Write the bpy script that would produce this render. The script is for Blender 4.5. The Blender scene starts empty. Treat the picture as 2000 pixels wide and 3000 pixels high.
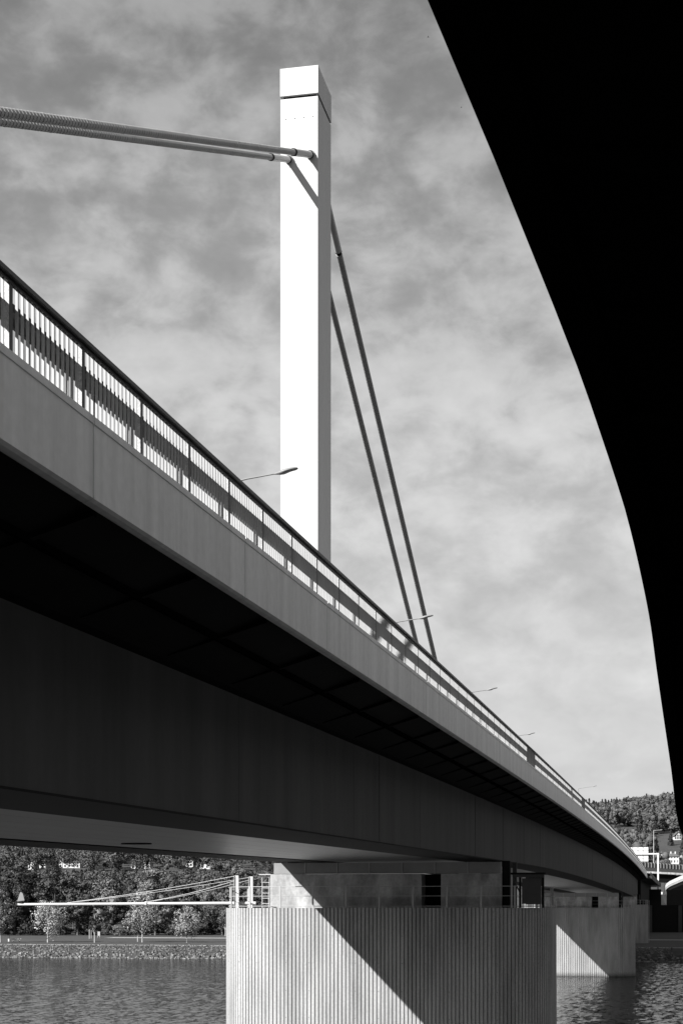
import bpy, math, random
import numpy as np
from mathutils import Vector

C = bpy.context.scene.collection
PI = math.pi
F_PX, CX, HY, VPX = 4700.0, 1000.0, 2660.0, 1968.0     # photograph 2000 x 3000: focal length, axis, horizon, vanishing point of the bridge
A = math.atan((VPX - CX) / F_PX)
S, CO = math.sin(A), math.cos(A)
WATER = -11.55

# ------------------------------------------------------------------ helpers
def from_view(x, d, Z=None, y=None):
    """plan position (X across the bridge, Y along it) of a surveyed point: photo column x at depth d metres"""
    u = (x - CX) * d / F_PX
    X, Y = u * CO - d * S, u * S + d * CO
    if y is not None:
        Z = (HY - y) * d / F_PX
    return Vector((X, Y, 0 if Z is None else Z))

def tag(o, label=None, cat=None, group=None, kind=None):
    if label: o['label'] = label
    if cat: o['category'] = cat
    if group: o['group'] = group
    if kind: o['kind'] = kind
    return o

def empty(name, loc=(0, 0, 0), rz=0.0, label=None, cat=None, group=None):
    o = bpy.data.objects.new(name, None)
    o.empty_display_size = 0.5
    C.objects.link(o)
    o.location = loc
    o.rotation_euler = (0, 0, rz)
    return tag(o, label, cat, group)

def copy_tree(o, parent=None):
    c = o.copy(); C.objects.link(c); c.parent = parent
    for ch in list(o.children):
        copy_tree(ch, c)
    return c

class MB:
    def __init__(self):
        self.v, self.f, self.s = [], [], []
    def add(self, vs, fs, smooth=False):
        n = len(self.v)
        self.v += [tuple(p) for p in vs]
        self.f += [tuple(i + n for i in f) for f in fs]
        self.s += [smooth] * len(fs)
    def box(self, x0, x1, y0, y1, z0, z1):
        v = [(x0, y0, z0), (x1, y0, z0), (x1, y1, z0), (x0, y1, z0), (x0, y0, z1), (x1, y0, z1), (x1, y1, z1), (x0, y1, z1)]
        self.add(v, [(0, 3, 2, 1), (4, 5, 6, 7), (0, 1, 5, 4), (1, 2, 6, 5), (2, 3, 7, 6), (3, 0, 4, 7)])
    def tube(self, pts, r, n=8, cap=True):
        pts = [Vector(p) for p in pts]
        rs = r if isinstance(r, (list, tuple)) else [r] * len(pts)
        vs, fs = [], []
        for i, p in enumerate(pts):
            t = (pts[min(i + 1, len(pts) - 1)] - pts[max(i - 1, 0)]).normalized()
            up = Vector((0, 0, 1)) if abs(t.z) < 0.95 else Vector((0, 1, 0))
            a = t.cross(up).normalized(); b = a.cross(t).normalized()
            for k in range(n):
                q = 2 * PI * k / n
                vs.append(p + (a * math.cos(q) + b * math.sin(q)) * rs[i])
        for i in range(len(pts) - 1):
            for k in range(n):
                k2 = (k + 1) % n
                fs.append((i * n + k, i * n + k2, (i + 1) * n + k2, (i + 1) * n + k))
        self.add(vs, fs, n > 5)
        if cap:
            m = len(pts) - 1
            self.add(vs[:n], [tuple(range(n))[::-1]]); self.add(vs[m * n:], [tuple(range(n))])
    def beam(self, p, q, w, h):
        """rectangular bar from p to q, w wide sideways, h tall"""
        p, q = Vector(p), Vector(q)
        t = (q - p).normalized()
        up = Vector((0, 0, 1)) if abs(t.z) < 0.95 else Vector((0, 1, 0))
        a = t.cross(up).normalized() * (w / 2); b = a.cross(t).normalized() * (h / 2)
        vs = [p - a - b, p + a - b, p + a + b, p - a + b, q - a - b, q + a - b, q + a + b, q - a + b]
        self.add(vs, [(0, 1, 2, 3), (7, 6, 5, 4), (0, 4, 5, 1), (1, 5, 6, 2), (2, 6, 7, 3), (3, 7, 4, 0)])
    def loft(self, rings, closed=True, smooth=False, cap=True):
        n = len(rings[0]); fs = []
        vs = [p for r in rings for p in r]
        for i in range(len(rings) - 1):
            for k in range(n if closed else n - 1):
                k2 = (k + 1) % n
                fs.append((i * n + k, i * n + k2, (i + 1) * n + k2, (i + 1) * n + k))
        self.add(vs, fs, smooth)
        if cap and closed:
            m = len(rings) - 1
            self.add(rings[0], [tuple(range(n))[::-1]]); self.add(rings[m], [tuple(range(n))])
    def build(self, name, mat, parent=None, loc=None):
        me = bpy.data.meshes.new(name)
        me.from_pydata(self.v, [], self.f)
        me.polygons.foreach_set('use_smooth', self.s)
        me.materials.append(mat)
        me.update()
        import bmesh
        if len(self.f) < 60000:
            b = bmesh.new(); b.from_mesh(me); bmesh.ops.recalc_face_normals(b, faces=b.faces); b.to_mesh(me); b.free()
        o = bpy.data.objects.new(name, me)
        C.objects.link(o)
        if parent is not None: o.parent = parent
        if loc is not None: o.location = loc
        return o

def pchip(xs, ys):
    xs, ys = np.array(xs, float), np.array(ys, float)
    h = np.diff(xs); dl = np.diff(ys) / h
    m = np.zeros(len(xs)); m[0], m[-1] = dl[0], dl[-1]
    for i in range(1, len(xs) - 1):
        m[i] = 0 if dl[i - 1] * dl[i] <= 0 else 3 * (h[i - 1] + h[i]) / ((2 * h[i] + h[i - 1]) / dl[i - 1] + (h[i] + 2 * h[i - 1]) / dl[i])
    def f(x):
        if x <= xs[0]: return ys[0] + m[0] * (x - xs[0])
        if x >= xs[-1]: return ys[-1] + m[-1] * (x - xs[-1])
        i = int(np.searchsorted(xs, x) - 1); i = max(0, min(i, len(h) - 1))
        t = (x - xs[i]) / h[i]; t2, t3 = t * t, t * t * t
        return (2 * t3 - 3 * t2 + 1) * ys[i] + (t3 - 2 * t2 + t) * h[i] * m[i] + (-2 * t3 + 3 * t2) * ys[i + 1] + (t3 - t2) * h[i] * m[i + 1]
    return f

# ------------------------------------------------------------------ materials (all neutral greys: a black and white place)
def N(nt, typ, **kw):
    n = nt.nodes.new(typ)
    for k, v in kw.items():
        if k == 'ins':
            for kk, vv in v.items(): n.inputs[kk].default_value = vv
        else: setattr(n, k, v)
    return n

def ramp(nt, src, stops):
    r = nt.nodes.new('ShaderNodeValToRGB'); e = r.color_ramp.elements
    while len(e) > 1: e.remove(e[-1])
    e[0].position = stops[0][0]; e[0].color = (stops[0][1],) * 3 + (1,)
    for p, v in stops[1:]:
        q = e.new(p); q.color = (v, v, v, 1)
    nt.links.new(src, r.inputs[0])
    return r.outputs[0]

def mat(name, g, rough=0.7, var=0.25, scale=(0.6, 0.6, 0.6), fine=0.1, fine_scale=18.0, metal=0.0, spec=0.3, bump=0.0, island=0.0, stain=None, coord='Object'):
    """grey g; large noise of contrast var stretched by scale, fine grain on top, optional bump, optional dark tide line below height stain"""
    m = bpy.data.materials.new(name); m.use_nodes = True
    nt = m.node_tree; L = nt.links.new
    b = nt.nodes['Principled BSDF']
    b.inputs['Roughness'].default_value = rough; b.inputs['Metallic'].default_value = metal
    b.inputs['Specular IOR Level'].default_value = spec
    tc = N(nt, 'ShaderNodeTexCoord')
    mp = N(nt, 'ShaderNodeMapping'); mp.inputs['Scale'].default_value = scale
    L(tc.outputs[coord], mp.inputs[0])
    n1 = N(nt, 'ShaderNodeTexNoise', ins={'Scale': 1.0, 'Detail': 6.0, 'Roughness': 0.6}); L(mp.outputs[0], n1.inputs['Vector'])
    n2 = N(nt, 'ShaderNodeTexNoise', ins={'Scale': fine_scale, 'Detail': 3.0, 'Roughness': 0.6}); L(tc.outputs[coord], n2.inputs['Vector'])
    a = ramp(nt, n1.outputs[0], [(0.3, 1 - var), (0.7, 1 + var * 0.6)])
    c = ramp(nt, n2.outputs[0], [(0.3, 1 - fine), (0.7, 1 + fine)])
    mu = N(nt, 'ShaderNodeMath', operation='MULTIPLY'); L(a, mu.inputs[0]); L(c, mu.inputs[1])
    mg = N(nt, 'ShaderNodeMath', operation='MULTIPLY'); L(mu.outputs[0], mg.inputs[0]); mg.inputs[1].default_value = g
    out = mg.outputs[0]
    if island:
        ge = N(nt, 'ShaderNodeNewGeometry')
        ir = ramp(nt, ge.outputs['Random Per Island'], [(0, 1 - island), (1, 1 + island)])
        m3 = N(nt, 'ShaderNodeMath', operation='MULTIPLY'); L(out, m3.inputs[0]); L(ir, m3.inputs[1]); out = m3.outputs[0]
    if stain is not None:
        ge = N(nt, 'ShaderNodeNewGeometry'); sx = N(nt, 'ShaderNodeSeparateXYZ'); L(ge.outputs['Position'], sx.inputs[0])
        nn = N(nt, 'ShaderNodeMath', operation='MULTIPLY_ADD', ins={1: 0.9, 2: 0.0}); L(n2.outputs[0], nn.inputs[0])
        ad = N(nt, 'ShaderNodeMath', operation='ADD'); L(sx.outputs[2], ad.inputs[0]); L(nn.outputs[0], ad.inputs[1])
        mr = N(nt, 'ShaderNodeMapRange', ins={1: stain, 2: stain + 0.9, 3: 0.25, 4: 1.0}); L(ad.outputs[0], mr.inputs[0])
        m4 = N(nt, 'ShaderNodeMath', operation='MULTIPLY'); L(out, m4.inputs[0]); L(mr.outputs[0], m4.inputs[1]); out = m4.outputs[0]
    cb = N(nt, 'ShaderNodeCombineColor')
    for i in range(3): L(out, cb.inputs[i])
    L(cb.outputs[0], b.inputs['Base Color'])
    if bump:
        bp = N(nt, 'ShaderNodeBump', ins={'Strength': bump, 'Distance': 0.02}); L(n2.outputs[0], bp.inputs['Height']); L(bp.outputs[0], b.inputs['Normal'])
    return m

M = {}
M['pier'] = mat('pier_concrete', 0.265, 0.85, 0.32, (0.9, 0.9, 0.16), 0.14, 9.0, bump=0.3, stain=WATER + 0.35)
M['wall'] = mat('cast_concrete', 0.29, 0.85, 0.50, (1.1, 1.1, 0.4), 0.12, 7.0, bump=0.3)
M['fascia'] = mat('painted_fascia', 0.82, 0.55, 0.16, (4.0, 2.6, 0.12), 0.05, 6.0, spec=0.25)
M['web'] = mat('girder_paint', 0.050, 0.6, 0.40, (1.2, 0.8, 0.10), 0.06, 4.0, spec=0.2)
M['black'] = mat('dark_steel_and_shade', 0.007, 0.7, 0.3, (1, 1, 1), 0.1, 5.0, spec=0.1)  # dark steel; the near-black also stands in for shade under the decks
M['overhead'] = mat('overhead_shade_black', 0.004, 0.9, 0.3, (1, 1, 1), 0.1, 5.0, spec=0.0)  # near-black colour stands in for the deep shade under the bridge overhead
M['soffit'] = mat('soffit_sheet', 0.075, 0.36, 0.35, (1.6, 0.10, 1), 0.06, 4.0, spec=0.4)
M['pylon'] = mat('white_paint', 0.39, 0.5, 0.05, (1.5, 1.5, 0.12), 0.01, 6.0, spec=0.3)
M['cable'] = mat('cable_sheath', 0.24, 0.5, 0.12, (1, 1, 1), 0.05, 9.0)
M['sleeve'] = mat('cable_sleeve', 0.36, 0.4, 0.08, (1, 1, 1), 0.04, 9.0)
M['galv'] = mat('galvanised_steel', 0.28, 0.5, 0.10, (2, 2, 2), 0.05, 30.0, spec=0.4)
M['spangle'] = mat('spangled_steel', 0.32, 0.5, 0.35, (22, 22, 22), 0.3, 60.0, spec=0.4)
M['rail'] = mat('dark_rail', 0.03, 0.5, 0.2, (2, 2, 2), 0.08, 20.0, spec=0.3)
M['barrier'] = mat('barrier_steel', 0.03, 0.5, 0.2, (2, 2, 2), 0.1, 20.0, spec=0.3)
M['mesh'] = mat('perforated_sheet', 0.18, 0.6, 0.15, (1, 1, 1), 0.25, 40.0)
M['white'] = mat('white_steel', 0.42, 0.5, 0.08, (1, 1, 1), 0.03, 12.0)
M['lampgrey'] = mat('lamp_grey', 0.16, 0.45, 0.08, (2, 2, 2), 0.04, 12.0)
M['asphalt'] = mat('asphalt', 0.05, 0.9, 0.2, (0.3, 0.3, 0.3), 0.2, 30.0)
M['near_bank'] = mat('near_bank_soil', 0.06, 0.95, 0.3, (0.5, 0.5, 0.5), 0.3, 12.0)
M['rock'] = mat('river_rock', 0.10, 0.9, 0.3, (0.8, 0.8, 0.8), 0.25, 5.0, island=0.75)
M['bark'] = mat('bark', 0.07, 0.9, 0.3, (2, 2, 0.5), 0.2, 12.0)
M['pale_bark'] = mat('pale_bark', 0.30, 0.9, 0.3, (2, 2, 0.6), 0.2, 12.0)
M['roof_dark'] = mat('roof_tiles', 0.08, 0.8, 0.2, (1, 1, 1), 0.15, 8.0)
M['plaster'] = mat('white_plaster', 0.42, 0.8, 0.08, (0.4, 0.4, 0.4), 0.04, 6.0)
M['plaster_grey'] = mat('grey_plaster', 0.17, 0.8, 0.12, (0.4, 0.4, 0.4), 0.05, 6.0)
M['glass'] = mat('dark_window', 0.03, 0.15, 0.1, (1, 1, 1), 0.02, 6.0, spec=0.5)
M['bird'] = mat('dark_feathers', 0.02, 0.8, 0.1, (3, 3, 3), 0.1, 20.0)

def leaf_mat(name, g, isl=0.55):
    m = mat(name, g, 0.65, 0.25, (0.35, 0.35, 0.35), 0.05, 5.0, spec=0.25, island=isl)
    nt = m.node_tree; b = nt.nodes['Principled BSDF']; lk = b.inputs['Base Color'].links[0]; src_ = lk.from_socket
    oi = N(nt, 'ShaderNodeObjectInfo'); mr = N(nt, 'ShaderNodeMapRange', ins={3: 0.5, 4: 1.7}); nt.links.new(oi.outputs['Random'], mr.inputs[0])
    vm = N(nt, 'ShaderNodeVectorMath', operation='SCALE'); nt.links.new(src_, vm.inputs[0]); nt.links.new(mr.outputs[0], vm.inputs['Scale'])
    nt.links.new(vm.outputs[0], b.inputs['Base Color'])
    return m
M['leaf_dark'] = leaf_mat('dark_leaves', 0.028, 0.45)
M['leaf_mid'] = leaf_mat('mid_leaves', 0.062, 0.45)
M['leaf_pale'] = leaf_mat('pale_autumn_leaves', 0.17)
M['leaf_hill'] = mat('hillside_leaves', 0.075, 0.65, 0.55, (0.07, 0.07, 0.07), 0.05, 1.0, spec=0.1, island=0.16)
M['conifer_hill'] = mat('hillside_needles', 0.03, 0.7, 0.3, (0.07, 0.07, 0.07), 0.05, 1.0, spec=0.1, island=0.3)
M['grass'] = mat('meadow_grass', 0.04, 0.95, 0.35, (0.06, 0.25, 0.06), 0.35, 2.2)
M['gravel'] = mat('pale_gravel', 0.30, 0.95, 0.2, (0.3, 0.3, 0.3), 0.2, 4.0)

WAVE_FINE, WAVE_LONG = 0.32, 0.24
def water_mat():
    m = bpy.data.materials.new('river_water'); m.use_nodes = True
    nt = m.node_tree; L = nt.links.new; b = nt.nodes['Principled BSDF']
    b.inputs['Base Color'].default_value = (0.015, 0.015, 0.015, 1); b.inputs['Roughness'].default_value = 0.06
    b.inputs['IOR'].default_value = 1.33; b.inputs['Specular IOR Level'].default_value = 0.33
    tc = N(nt, 'ShaderNodeTexCoord')
    def slope(sx, sy, det, k, rot):
        mp = N(nt, 'ShaderNodeMapping'); mp.inputs['Scale'].default_value = (sx, sy, 1); mp.inputs['Rotation'].default_value = (0, 0, rot)
        L(tc.outputs['Object'], mp.inputs[0])
        n = N(nt, 'ShaderNodeTexNoise', ins={'Scale': 1.0, 'Detail': det, 'Roughness': 0.6, 'Distortion': 0.5}); L(mp.outputs[0], n.inputs['Vector'])
        sb = N(nt, 'ShaderNodeVectorMath', operation='SUBTRACT'); L(n.outputs['Color'], sb.inputs[0]); sb.inputs[1].default_value = (0.5, 0.5, 0.5)
        ml = N(nt, 'ShaderNodeVectorMath', operation='MULTIPLY'); L(sb.outputs[0], ml.inputs[0]); ml.inputs[1].default_value = (k, k, 0)
        return ml.outputs[0]
    add = N(nt, 'ShaderNodeVectorMath', operation='ADD'); L(slope(1.6, 1.2, 3.0, WAVE_FINE, 0.1), add.inputs[0]); L(slope(1.05, 0.24, 4.0, WAVE_LONG, -0.06), add.inputs[1])
    ad2 = N(nt, 'ShaderNodeVectorMath', operation='ADD'); L(add.outputs[0], ad2.inputs[0]); ad2.inputs[1].default_value = (0, 0, 1)
    nz = N(nt, 'ShaderNodeVectorMath', operation='NORMALIZE'); L(ad2.outputs[0], nz.inputs[0]); L(nz.outputs[0], b.inputs['Normal'])
    # silty river: Fresnel reflection dimmed by a grey gloss colour, dark murky body
    fr = N(nt, 'ShaderNodeFresnel', ins={'IOR': 1.33}); L(nz.outputs[0], fr.inputs['Normal'])
    gl = N(nt, 'ShaderNodeBsdfGlossy', ins={'Roughness': 0.08, 'Color': (0.68, 0.68, 0.68, 1)}); L(nz.outputs[0], gl.inputs['Normal'])
    df = N(nt, 'ShaderNodeBsdfDiffuse', ins={'Color': (0.012, 0.012, 0.012, 1)})
    ms = N(nt, 'ShaderNodeMixShader'); L(fr.outputs[0], ms.inputs[0]); L(df.outputs[0], ms.inputs[1]); L(gl.outputs[0], ms.inputs[2])
    L(ms.outputs[0], nt.nodes['Material Output'].inputs['Surface'])
    return m
M['water'] = water_mat()

# ------------------------------------------------------------------ road bridge (main bridge across the middle)
XR, XW, XWL = -6.8, -9.4, -21.8          # right fascia, right web, left web
def zf(Y):                                # bottom edge of the fascia along the bridge
    d = Y * CO - XR * S
    d = max(d, -60.0)
    return 4.52 + 0.022 * d - 0.0000306 * d * d
FH, RH = 0.98, 0.90                       # fascia height, railing height
_dw = [22.9, 34.9, 67.6, 91.3, 132, 203, 300, 420]
_zw = [1.74, 1.91, 2.36, 2.69, 3.12, 3.32, 3.18, 2.75]
zw = pchip([(d + XW * S) / CO for d in _dw], _zw)
xl = pchip([-100, 95, 200, 285, 700], [-24.7, -24.7, -28.0, -30.2, -31])   # left edge of the deck, widened, largely unseen, to fit the shadow on the second pier
Y_END = 452.0

bridge = empty('road_bridge', (0, 0, 0), 0, 'long grey girder road bridge crossing the river on ribbed piers', 'bridge')

def stations(y0, y1, step): 
    n = max(1, round((y1 - y0) / step)); return [y0 + (y1 - y0) * i / n for i in range(n + 1)]

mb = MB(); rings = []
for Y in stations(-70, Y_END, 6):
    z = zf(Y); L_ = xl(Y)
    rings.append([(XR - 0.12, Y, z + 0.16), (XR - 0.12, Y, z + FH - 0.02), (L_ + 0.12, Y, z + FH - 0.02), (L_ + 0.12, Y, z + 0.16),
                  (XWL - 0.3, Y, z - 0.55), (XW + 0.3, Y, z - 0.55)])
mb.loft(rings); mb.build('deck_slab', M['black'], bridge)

mb = MB(); rings = []
for Y in stations(-70, Y_END, 6):
    z = zf(Y) + FH
    rings.append([(XR - 0.5, Y, z + 0.005), (XR - 0.5, Y, z + 0.03), (xl(Y) + 0.5, Y, z + 0.03), (xl(Y) + 0.5, Y, z + 0.005)])
mb.loft(rings); mb.build('road_surface', M['asphalt'], bridge)

def fascia_profile(X, z, sgn):
    """closed cross-section of an edge panel: coping, face, rounded lower lip (sgn +1: faces +X)"""
    p = [(0.0, FH), (0.0, FH - 0.09), (-0.012, FH - 0.095), (-0.012, -0.005)]
    p += [(-0.06, -0.035), (-0.14, -0.05)]
    p += [(-0.16, -0.048), (-0.16, 0.10), (-0.155, 0.16), (-0.155, FH)]
    return [(X + sgn * a, b + z) for a, b in p]

rnd = random.Random(4)
joints = [-70] + sorted([45.0 + 13.35 * k for k in range(-7, 31)] + [25.3, 62.6, 79.5, 133.0])
joints = [q for q in joints if q < Y_END - 3] + [Y_END]
def with_gap(a, b):
    return a + 0.018, b - 0.018
for a, b in zip(joints[:-1], joints[1:]):
    mb = MB(); a2, b2 = with_gap(a, b)
    rings = [[(px, Y, pz) for px, pz in fascia_profile(XR, zf(Y), 1)] for Y in stations(a2, b2, 3.3)]
    n = len(rings[0])
    mb.loft(rings)
    o = mb.build('fascia_panel', M['fascia'], bridge)
    for p in o.data.polygons:
        zs = [o.data.vertices[i].co.z for i in p.vertices]
        p.use_smooth = False
mb = MB()
rings = [[(px, Y, pz) for px, pz in fascia_profile(xl(Y), zf(Y), -1)] for Y in stations(-70, Y_END, 6)]
mb.loft(rings); mb.build('upstream_fascia', M['fascia'], bridge)

# webs in plates butted with narrow joints, bottom flanges, soffit between
wj = stations(-70, Y_END, 13.2)
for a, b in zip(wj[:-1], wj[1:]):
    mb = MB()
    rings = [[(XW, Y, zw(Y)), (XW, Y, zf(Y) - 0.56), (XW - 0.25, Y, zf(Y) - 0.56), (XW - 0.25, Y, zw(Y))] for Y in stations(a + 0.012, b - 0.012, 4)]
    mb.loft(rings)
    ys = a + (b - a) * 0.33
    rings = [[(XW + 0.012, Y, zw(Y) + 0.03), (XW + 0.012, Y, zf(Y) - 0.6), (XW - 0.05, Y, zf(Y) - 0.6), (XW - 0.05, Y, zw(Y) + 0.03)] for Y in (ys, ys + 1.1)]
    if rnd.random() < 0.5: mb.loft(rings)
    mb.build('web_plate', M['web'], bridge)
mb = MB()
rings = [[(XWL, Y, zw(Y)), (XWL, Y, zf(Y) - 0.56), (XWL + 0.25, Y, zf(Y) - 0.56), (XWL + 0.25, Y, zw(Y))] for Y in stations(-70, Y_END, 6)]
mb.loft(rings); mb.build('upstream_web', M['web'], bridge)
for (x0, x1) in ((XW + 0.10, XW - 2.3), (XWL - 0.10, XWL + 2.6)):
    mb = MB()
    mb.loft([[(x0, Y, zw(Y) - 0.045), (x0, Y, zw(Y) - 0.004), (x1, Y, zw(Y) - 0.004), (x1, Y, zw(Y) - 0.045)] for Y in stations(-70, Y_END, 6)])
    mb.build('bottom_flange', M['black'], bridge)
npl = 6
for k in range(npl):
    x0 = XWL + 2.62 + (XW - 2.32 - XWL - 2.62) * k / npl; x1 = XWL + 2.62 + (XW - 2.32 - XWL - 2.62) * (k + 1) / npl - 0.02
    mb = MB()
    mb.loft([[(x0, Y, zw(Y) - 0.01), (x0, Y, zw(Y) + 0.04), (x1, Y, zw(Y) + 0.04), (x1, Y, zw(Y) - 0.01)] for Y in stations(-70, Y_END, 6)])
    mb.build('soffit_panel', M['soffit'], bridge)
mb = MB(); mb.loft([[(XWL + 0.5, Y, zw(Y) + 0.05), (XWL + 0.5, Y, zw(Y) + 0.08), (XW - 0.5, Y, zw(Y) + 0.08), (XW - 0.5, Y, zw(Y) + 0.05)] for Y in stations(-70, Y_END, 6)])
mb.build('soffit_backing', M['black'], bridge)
# hatches in the soffit
for (hx, hy) in ((-17.2, 50.2), (-13.5, 131.0), (-15.0, 176.0)):
    mb = MB(); z = zw(hy) - 0.014
    ring = [(hx + 0.5 * math.cos(2 * PI * k / 20), hy + 0.5 * math.sin(2 * PI * k / 20)) for k in range(20)]
    mb.loft([[(x, y, zw(y) - 0.045) for x, y in ring], [(x, y, zw(y) - 0.012) for x, y in ring]])
    mb.build('hatch', M['black'], bridge)
# brackets under the cantilever
y = 6.0; nb = 0
while y < 440 and nb < 98:
    for dy, hh in ((0, 1),):
        mb = MB(); z = zf(y)
        mb.loft([[(XW + 0.4, y, z - 0.35), (XW + 0.4, y, z - 0.54), (XR - 0.35, y, z - 0.0), (XR - 0.35, y, z + 0.12)], [(XW + 0.4, y + 0.12, z - 0.35), (XW + 0.4, y + 0.12, z - 0.54), (XR - 0.35, y + 0.12, z - 0.0), (XR - 0.35, y + 0.12, z + 0.12)]])
        mb.build('bracket', M['black'], bridge); nb += 1
    y += 4.4
mb = MB(); mb.loft([[(XR - 1.2, Y, zf(Y) - 0.30), (XR - 1.2, Y, zf(Y) - 0.05), (XR - 1.28, Y, zf(Y) - 0.05), (XR - 1.28, Y, zf(Y) - 0.30)] for Y in stations(-70, Y_END, 8)])
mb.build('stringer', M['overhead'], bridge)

# ------------------------------------------------------------------ railing on the bridge edge
def deck(Y): return zf(Y) + FH
railing = empty('bridge_railing', (0, 0, 0), 0, 'steel railing of close flat bars along the edge of the long grey bridge', 'railing')
XB = XR - 0.10
BAY = 2.15
bays = []
y = 3.1
while y < 446: bays.append(y); y += BAY
mb = MB()
def barbox(mb, x0, x1, y0, y1, z0, z1):
    mb.box(x0, x1, y0, y1, z0, z1)
rr = random.Random(8)
far_bars, far_posts = MB(), MB()
for i, yb in enumerate(bays):
    tgt = MB() if i < 99 else far_bars
    nb_ = 14
    for k in range(1, nb_):
        yy = yb + 0.085 + (BAY - 0.085) * k / nb_
        z = deck(yy)
        tgt.box(XB - 0.030, XB, yy, yy + 0.022, z + 0.05, z + RH - 0.105)
    # bottom flat rail
    tgt.beam((XB - 0.025, yb, deck(yb) + 0.05), (XB - 0.025, yb + BAY, deck(yb + BAY) + 0.05), 0.05, 0.016)
    if i < 99: tgt.build('baluster_panel', M['galv'], railing)
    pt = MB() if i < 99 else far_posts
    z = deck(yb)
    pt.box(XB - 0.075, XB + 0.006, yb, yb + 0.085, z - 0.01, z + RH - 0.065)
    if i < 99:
        po = pt.build('post', M['rail'], railing)  # body coloured dark to stand in for its shaded side
        pp = MB(); pp.box(XB - 0.073, XB + 0.002, yb - 0.006, yb - 0.001, z, z + RH - 0.09); pp.build('post_sunlit_plate', M['spangle'], po)  # thin bright plate added for the sunlit face of the post
o = far_bars.build('distant_balusters', M['galv'], railing); o['kind'] = 'stuff'
o = far_posts.build('distant_posts', M['rail'], railing); o['kind'] = 'stuff'
mb = MB()
mb.loft([[(XB + 0.06, Y, deck(Y) + RH - 0.063), (XB + 0.06, Y, deck(Y) + RH - 0.02), (XB + 0.045, Y, deck(Y) + RH), (XB - 0.03, Y, deck(Y) + RH), (XB - 0.05, Y, deck(Y) + RH - 0.02), (XB - 0.05, Y, deck(Y) + RH - 0.063)] for Y in stations(-30, 448, 2.15)])
mb.build('handrail', M['rail'], railing)
mb = MB()
mb.loft([[(XB + 0.012, Y, deck(Y) + RH - 0.115), (XB + 0.012, Y, deck(Y) + RH - 0.064), (XB - 0.03, Y, deck(Y) + RH - 0.064), (XB - 0.03, Y, deck(Y) + RH - 0.11)] for Y in stations(-30, 448, 2.15)])
mb.build('upper_rail', M['rail'], railing)
mb = MB(); mb.loft([[(XB + 0.015, Y, deck(Y) + 0.02), (XB + 0.015, Y, deck(Y) + RH - 0.1), (XB - 0.005, Y, deck(Y) + RH - 0.1), (XB - 0.005, Y, deck(Y) + 0.02)] for Y in (126.0, 130.5)])
mb.build('closed_panel', M['barrier'], railing)

barrier = empty('crash_barrier', (0, 0, 0), 0, 'dark steel crash barrier standing just behind the bridge railing', 'barrier')
XC = XR - 0.40
mb = MB(); rings = []
for Y in stations(-30, 448, 2.15):
    z = deck(Y) + 0.56
    prof = [(0.04, 0.0), (0.0, 0.05), (0.04, 0.11), (0.04, 0.16), (0.0, 0.22), (0.04, 0.27)]
    rings.append([(XC + a, Y, z + b) for a, b in prof] + [(XC + a - 0.03, Y, z + b) for a, b in prof[::-1]])
mb.loft(rings); mb.build('guard_beam', M['barrier'], barrier)
fp = MB(); cnt = 0
y = 4.4
while y < 446:
    t = MB() if cnt < 99 else fp
    t.box(XC - 0.13, XC - 0.035, y, y + 0.07, deck(y), deck(y) + 0.82)
    if cnt < 99: t.build('guard_post', M['barrier'], barrier)
    cnt += 1; y += BAY * 2 if y > 60 else BAY
if fp.v:
    o = fp.build('distant_guard_posts', M['barrier'], barrier); o['kind'] = 'stuff'

# ------------------------------------------------------------------ pylon
yp0, yp1, xp0, xp1 = 68.2, 70.6, -16.50, -14.80
PB = deck(70) - 0.3
def pyl_from(x, d): return from_view(x, d)
pylon = empty('pylon', (0, 0, 0), 0, 'tall white rectangular bridge pylon with a dark gap below its cap', 'pylon')
pa, pb = from_view(820.5, 69.9), from_view(931.5, 69.55)
xp0, xp1, yp0 = pa.x, pb.x, (pa.y + pb.y) / 2
yp1 = yp0 + 2.75
ZT = (HY - 190) * 69.55 / F_PX
ZG = (HY - 271) * 69.55 / F_PX
mb = MB(); mb.box(xp0 + 0.015, xp1 - 0.015, yp0 + 0.02, yp1 - 0.02, PB, ZG - 0.13); mb.build('shaft', M['pylon'], pylon)
mb = MB(); mb.box(xp0 + 0.12, xp1 - 0.12, yp0 + 0.12, yp1 - 0.12, ZG - 0.129, ZG - 0.001); mb.build('gap_core', M['black'], pylon)
mb = MB(); mb.box(xp0, xp1, yp0, yp1, ZG, ZT); mb.build('cap', M['pylon'], pylon)
mb = MB()
for k in range(4):
    x = xp0 + 0.25 + (xp1 - xp0 - 0.5) * k / 3
    mb.tube([(x, yp0 + 0.025, 34.35), (x, yp0 + 0.005, 34.35)], 0.022, 8)
mb.build('bolt_row', M['rail'], pylon)

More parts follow.
